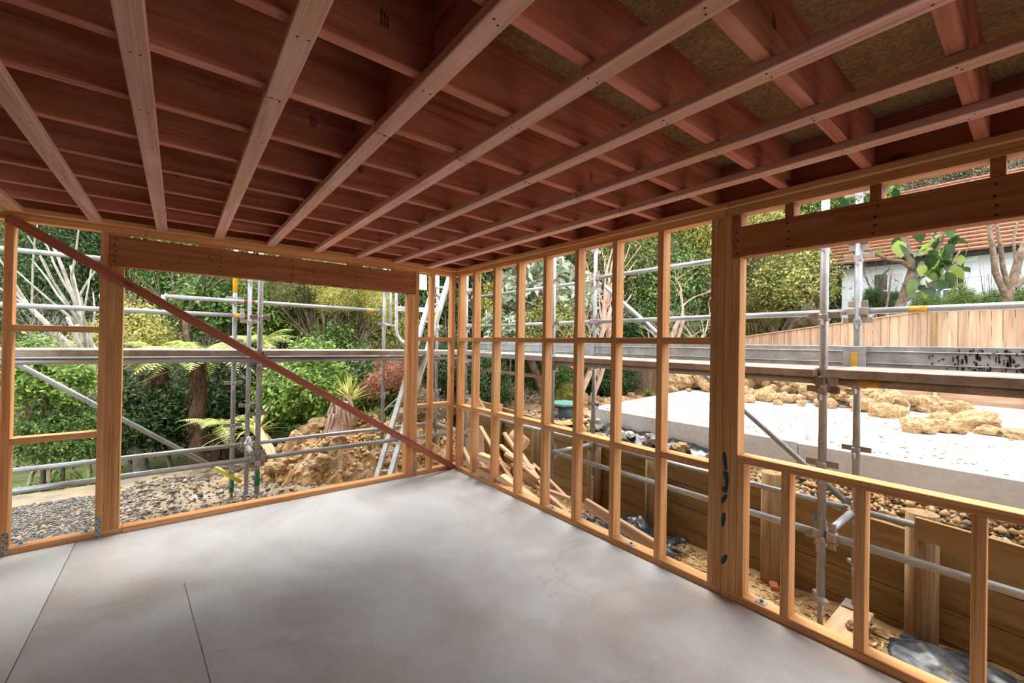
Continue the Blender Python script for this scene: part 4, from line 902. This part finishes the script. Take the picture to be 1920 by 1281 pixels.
# tree ferns
def frond_mesh(seed, L=1.2, droop=.55):
    g_ = random.Random(seed); mb = MB(); n = 26; pts = []
    for i in range(n + 1):
        t = i / n; pts.append(Vector((L * (t - .12 * t * t), 0, L * (.38 * t - droop * t * t))))
    mb.tube(pts[::3] + [pts[-1]], [.010 * (1 - .9 * i / (len(pts[::3]))) for i in range(len(pts[::3]) + 1)], 4)
    for i in range(3, n + 1):
        t = i / n; w = L * .30 * math.sin(math.pi * min(1, t * .9 + .12)) ** .8 * (1 - .45 * t); d = (pts[i] - pts[i - 1]).normalized()
        for sgn in (-1, 1):
            e = Vector((.38, sgn, -.25 - .2 * g_.random())).normalized(); side = d * (L / n * .42)
            for q in range(5):       # the pinna is itself toothed
                a = pts[i] + e * (w * q / 5); b_ = pts[i] + e * (w * (q + 1.1) / 5); k = 1 - q / 5.5
                m0 = len(mb.v); mb.v += [tuple(a - side * k), tuple(a + side * k), tuple(b_ + side * k * .55 + Vector((0, 0, -.004))), tuple(b_ - side * k * .55 + Vector((0, 0, -.004)))]; mb.f.append((m0, m0 + 1, m0 + 2, m0 + 3))
    return mb.mesh('frond')
FR = [frond_mesh(1), frond_mesh(2, 1.2, .75), frond_mesh(3, 1.2, .4)]
def tree_fern(label, px, py_top, py_base, D, L, n, tr=.10, tilt=.25):
    tp = at(px, py_top, D); b = at(px, py_base, D); t = empty('tree_fern', b, label, 'tree fern')
    mb = MB(); k = 12; off = Vector((.03, .02, 0))
    mb.tube([b.lerp(tp, i / k) + Vector((.03 * math.sin(i * 1.7), .03 * math.cos(i * 1.3), 0)) for i in range(k + 1)], [tr * (1.25 - .35 * i / k + .07 * math.sin(i * 2.3)) for i in range(k + 1)], 14)
    for s_ in range(170):          # old frond stubs
        u = rnd.uniform(.35, 1); a = rnd.uniform(0, 6.28); p = b.lerp(tp, u) + Vector((math.cos(a), math.sin(a), 0)) * tr; q = p + Vector((math.cos(a) * rnd.uniform(.02, .10), math.sin(a) * rnd.uniform(.02, .10), -rnd.uniform(.1, .3))); mb.tube([p, q], [.008, .003], 4)
    obj('trunk', mb.mesh('trunk', True), M_fibre, t)
    for i in range(n):
        a = 2 * math.pi * i / n + rnd.uniform(-.15, .15); el = rnd.uniform(-.1, .35)
        obj('frond', FR[i % 3], L_fern, t, Matrix.Translation(tp) @ Matrix.Rotation(a, 4, 'Z') @ Matrix.Rotation(-el, 4, 'Y') @ Matrix.Scale(L / 1.2, 4))
    return t
tree_fern('tree fern with a hairy brown trunk left of the scaffold poles', 372, 668, 905, 6.7, 1.15, 20, .095)
tree_fern('tree fern with yellow-green fronds behind the scaffold poles', 492, 640, 830, 7.7, .85, 13, .09)
tree_fern('low young fern spreading fronds beside the yellow brace end', 415, 798, 880, 5.9, .62, 9, .05)
tree_fern('tree fern far left of the hairy fern trunk under the brace', 300, 660, 800, 7.6, .80, 12, .09)

# strappy plants
def strap_mesh(seed, n, L, w, droop, rise=1.2, seg=5):
    g_ = random.Random(seed); mb = MB()
    for _ in range(n):
        a = g_.uniform(0, 6.283); l = L * g_.uniform(.6, 1.1); d = Vector((math.cos(a), math.sin(a), 0)); s = Vector((-d.y, d.x, 0)); el = g_.uniform(.3, rise); dr = droop * g_.uniform(.7, 1.3); m0 = len(mb.v)
        for i in range(seg + 1):
            t = i / seg; p = d * (l * t * math.cos(el)) + Vector((0, 0, l * (t * math.sin(el) - dr * t * t))); ww = w * (1 - t ** 2.2) * .5 + .0008; mb.v += [tuple(p - s * ww), tuple(p + s * ww)]
        for i in range(seg): q = m0 + 2 * i; mb.f.append((q, q + 1, q + 3, q + 2))
    return mb.mesh('leaves')
SM = {'aga': strap_mesh(1, 90, .55, .035, .42), 'flax': strap_mesh(2, 60, .60, .028, .22, 1.45), 'grass': strap_mesh(3, 120, .42, .018, .35), 'palm': strap_mesh(4, 40, .8, .05, .5, 1.3), 'fat': strap_mesh(5, 26, .30, .075, .25, .9)}
def straps(name, label, cat, px, py, D, s, kind, mat, group=None, onground=True, dz=0):
    p = at(px, py, D)
    t = empty(name, p, label, cat, group); obj('leaves', SM[kind], mat, t, TRS(p + Vector((0, 0, dz)), s, rnd.uniform(0, 6.28))); return t
for (px, py, D, lab) in ((590, 818, 6.6, 'strappy green clump left of the old stump'), (690, 800, 6.8, 'strappy green clump between the stump and the ladder'), (725, 802, 6.9, 'strappy green clump just left of the ladder'), (760, 806, 7.0, 'strappy green clump behind the right post of the back opening'), (545, 800, 6.9, 'strappy clump under the bright rounded bush')):
    straps('agapanthus', lab, 'plant', px, py, D, 1.05, 'aga', L_strap)
cb = at(655, 800, 6.7); ct = at(655, 752, 6.7)
t = empty('cabbage_tree', cb, 'spiky yellow-green cabbage tree growing behind the old stump', 'plant'); obj('leaves', SM['flax'], L_flax, t, TRS(ct, 1.0, .4)); mb = MB(); mb.tube([cb, ct], [.05, .04], 8); obj('trunk', mb.mesh('trunk', True), M_bark, t)
for i, (px, py, D, k, mt, lab) in enumerate(((50, 935, 5.9, 'grass', L_strap, 'yellow-green strappy plant at the far left edge of the gravel'), (90, 920, 6.1, 'aga', L_strap, 'green strappy plant beyond the gravel left of the tall post'), (140, 915, 6.1, 'grass', L_flax, 'yellowish grassy clump beyond the gravel'), (170, 925, 5.9, 'aga', L_broad, 'bright strappy clump against the left side of the tall post'), (110, 945, 5.7, 'grass', L_broad, 'low grass tuft on the edge of the gravel'), (240, 905, 6.4, 'fat', L_broad, 'leafy plant right of the tall post'), (290, 905, 6.4, 'fat', L_strap, 'hand-leaved plant at the foot of the dark bush'), (320, 900, 6.5, 'fat', L_broad, 'hand-leaved plant left of the fern trunk'), (500, 880, 6.3, 'grass', L_flax, 'grassy tuft right of the green scaffold foot'), (545, 870, 6.1, 'grass', L_strap, 'grass tuft at the left end of the clay heap'), (480, 815, 6.2, 'palm', L_flax, 'arching yellow palm leaves beside the leaning plank'))):
    straps('strappy_plant', lab, 'plant', px, py, D, 1.0, k, mt)
o = beam('leaning_plank', at(478, 800, 6.0), at(520, 865, 5.75), .04, .16, M_scrap, None, up=_f * -1); tag(o, 'wide weathered plank leaning behind the scaffold poles', 'plank')
# old stump
sb_ = at(632, 808, 6.2); st = at(640, 752, 6.25); mb = MB()
mb.tube([sb_ + Vector((0, 0, -.15)), sb_, sb_.lerp(st, .4), sb_.lerp(st, .8), st], [.20, .17, .14, .12, .10], 14); 
for k in range(46):
    a = rnd.uniform(0, 6.28); p = sb_.lerp(st, rnd.uniform(.1, 1.02)) + Vector((math.cos(a), math.sin(a), 0)) * .11; mb.tube([p + Vector((0, 0, rnd.uniform(0, .1))), p + Vector((math.cos(a) * .05, math.sin(a) * .05, -.08)), p + Vector((math.cos(a) * rnd.uniform(.04, .12), math.sin(a) * rnd.uniform(.04, .12), -rnd.uniform(.18, .32)))], [.018, .022, .006], 5)
o = obj('old_stump', mb.mesh('old_stump', True), M_barkpink); tag(o, 'ragged pale tree stump standing above the clay heap', 'stump')

# nearer plants seen through the right wall
plant('shrub', 'dark leafy bush behind the first studs under the planks', 'shrub', 905, 720, 8.6, .75, 'small', L_dark)
plant('shrub', 'yellow-green tree behind the second stud bay', 'tree', 940, 585, 10, .78, 'broad', L_olive, br='trunk')
plant('shrub', 'large grey-green leaved shrub behind the scaffold rails', 'shrub', 1030, 555, 9.5, 1.15, 'grey', L_grey, br='trunk')
plant('shrub', 'grey-green shrub low behind the third stud bay', 'shrub', 960, 630, 9.2, .7, 'grey', L_grey)
plant('shrub', 'variegated yellow and green shrub behind the fourth stud', 'shrub', 1035, 610, 8.8, .72, 'vari', L_vari)
plant('shrub', 'low variegated shrub beside the drainage riser', 'shrub', 1065, 742, 9.6, .34, 'vari', L_olive)
plant('shrub', 'dark undergrowth below the planks left of the fence end', 'shrub', 1140, 700, 11.6, .95, 'small', L_dark)
plant('shrub', 'dark undergrowth behind the drainage riser', 'shrub', 1030, 700, 10.2, .8, 'small', L_mid)
plant('shrub', 'ivy covered green mass behind the scaffold diagonal', 'shrub', 1190, 590, 13.2, 1.65, 'small', L_mid, br='trunk')
plant('shrub', 'dark ivy mass left of the scaffold diagonal', 'shrub', 1135, 610, 12.8, 1.2, 'small', L_dark, br='trunk')
plant('shrub', 'brownish bare scrub bush left of the wide timber post', 'shrub', 1300, 560, 13.8, 1.5, 'fine', L_brown, br='trunk')
plant('shrub', 'pale leafy shrub under the brownish scrub by the wide post', 'shrub', 1265, 615, 13, .7, 'vari', L_grey)
plant('shrub', 'yellow-green small leaved bush above the sloping fence', 'shrub', 1490, 525, 11.6, 1.25, 'vari', L_vari, br='trunk')
plant('shrub', 'dark rounded scrub right of the wide timber post', 'shrub', 1420, 520, 14, 1.2, 'fine', L_kanuka, br='trunk')
plant('shrub', 'pale feathery fern bank above the low end of the fence', 'shrub', 1420, 590, 12.6, .8, 'fine', L_olive)
plant('shrub', 'dry brown bush just above the sloping fence cap', 'shrub', 1515, 602, 10.6, .42, 'fine', L_brown, br='bare2')
plant('shrub', 'dark feathery conifer in front of the white house wall', 'shrub', 1640, 572, 10.6, .52, 'fine', L_dark, br='trunk')
for i, (px, py, D, lab) in enumerate(((1740, 565, 10.4, 'small leaved hedge plant below the left house windows'), (1800, 560, 10.2, 'small leaved hedge plant below the large glossy leaves'), (1855, 565, 10.0, 'hedge plant beside the right bare trunk'), (1915, 560, 10.0, 'hedge plant at the right frame edge above the fence'))):
    plant('hedge_plant', lab, 'shrub', px, py + 12, D, .46, 'small', L_mid)
bare('trunk_tree', 'left one of the twin pinkish trunks behind the right wall studs', 1085, 700, 430, 8.9, M_barkpink, 'pole', wide=1.2)
bare('trunk_tree', 'right one of the twin pinkish trunks beside the scaffold pole', 1106, 700, 440, 9.0, M_barkpink, 'trunk', wide=.8)
bare('trunk_tree', 'forked pinkish trunk above the ivy mass', 1205, 640, 420, 13.0, M_barkpink, 'trunk', wide=.9)
bare('bare_tree', 'pale bare branch tree left of the wide timber post', 1290, 620, 430, 11.0, M_barkpale, 'bare2', wide=1.4)
bare('bare_tree', 'bare pale branches between the brace and the pale lichen trunk', 330, 640, 480, 7.8, M_barkpale, 'bare2', wide=1.5)
bare('bare_tree', 'crooked bare tree above the ivy mass on the right', 1240, 620, 440, 11.2, M_barkpink, 'crooked', wide=1.1)
bare('twig_heap', 'heap of dry pinkish twigs below the planks behind the third stud', 978, 765, 690, 8.2, M_barkpink, 'bare2', cat='twigs', wide=2.2)
straps('palm', 'arching palm fronds left of the wide timber post', 'palm', 1300, 520, 12.5, 1.6, 'palm', L_kanuka)
straps('palm', 'low palm fronds just left of the wide post above the nog', 'palm', 1312, 650, 10.5, .8, 'palm', L_flax)
straps('weed', 'green weeds at the foot of the fence end', 'plant', 1215, 742, 11.0, .8, 'grass', L_broad)
# large-leaved tree and bare trunks in front of the house
def leaf_mesh():
    n = 7; v = []; f = []
    for i in range(n + 1):
        t = i / n; w = .5 * math.sin(math.pi * min(.999, t ** .8)) * .62; z = -.18 * t * t
        v += [(t, -w, z + .10 * w), (t, 0, z), (t, w, z + .10 * w)]
    for i in range(n):
        for k in (0, 1): a = 3 * i + k; f.append((a, a + 1, a + 4, a + 3))
    return pymesh('leaf', v, f, True)
LF = leaf_mesh()
tb_ = at(1672, 640, 9.6); t = empty('large_leaved_tree', tb_, 'tree with very large glossy leaves in front of the house', 'tree')
mb = MB()
for path, r0 in (([(1672, 640), (1682, 590), (1700, 540), (1712, 500), (1700, 470), (1690, 420)], .11), ([(1704, 530), (1740, 490), (1765, 455), (1775, 400)], .045), ([(1712, 505), (1690, 490), (1660, 485), (1630, 470)], .05), ([(1690, 570), (1730, 545), (1770, 520), (1800, 470)], .035), ([(1675, 640), (1660, 590), (1668, 540), (1672, 500)], .03)):
    mb.tube([at(x, y, 9.6 + .02 * i) for i, (x, y) in enumerate(path)], [r0 * (1 - .55 * i / len(path)) for i in range(len(path))], 10)
obj('trunk', mb.mesh('trunk', True), M_bark, t)
for k in range(130):
    px = rnd.gauss(1758, 32); py = rnd.gauss(482, 30) if k % 3 else rnd.gauss(395, 30); 
    if k % 3 == 0: px = rnd.uniform(1570, 1790)
    p = at(px, py, 9.5 + rnd.uniform(-.35, .5)); s = rnd.uniform(.24, .42)
    obj('leaf', LF, L_big, t, Matrix.Translation(p) @ Euler((rnd.uniform(-.5, .5), rnd.uniform(.1, 1.3), rnd.uniform(0, 6.28))).to_matrix().to_4x4() @ Matrix.Scale(s, 4))
t = empty('bare_trunk_tree', at(1890, 640, 9.4), 'grey bare trunk tree at the right in front of the house', 'tree'); mb = MB()
for path, r0 in (([(1890, 640), (1888, 560), (1898, 530), (1912, 480), (1935, 430)], .10), ([(1888, 560), (1866, 510), (1862, 470), (1850, 400)], .065), ([(1892, 545), (1880, 500), (1876, 460), (1868, 420)], .05), ([(1898, 540), (1925, 520), (1960, 500)], .08), ([(1905, 500), (1900, 450), (1912, 400)], .03)):
    mb.tube([at(x, y, 9.4) for x, y in path], [r0 * (1 - .5 * i / len(path)) for i in range(len(path))], 10)
obj('branches', mb.mesh('branches', True), M_bark, t)
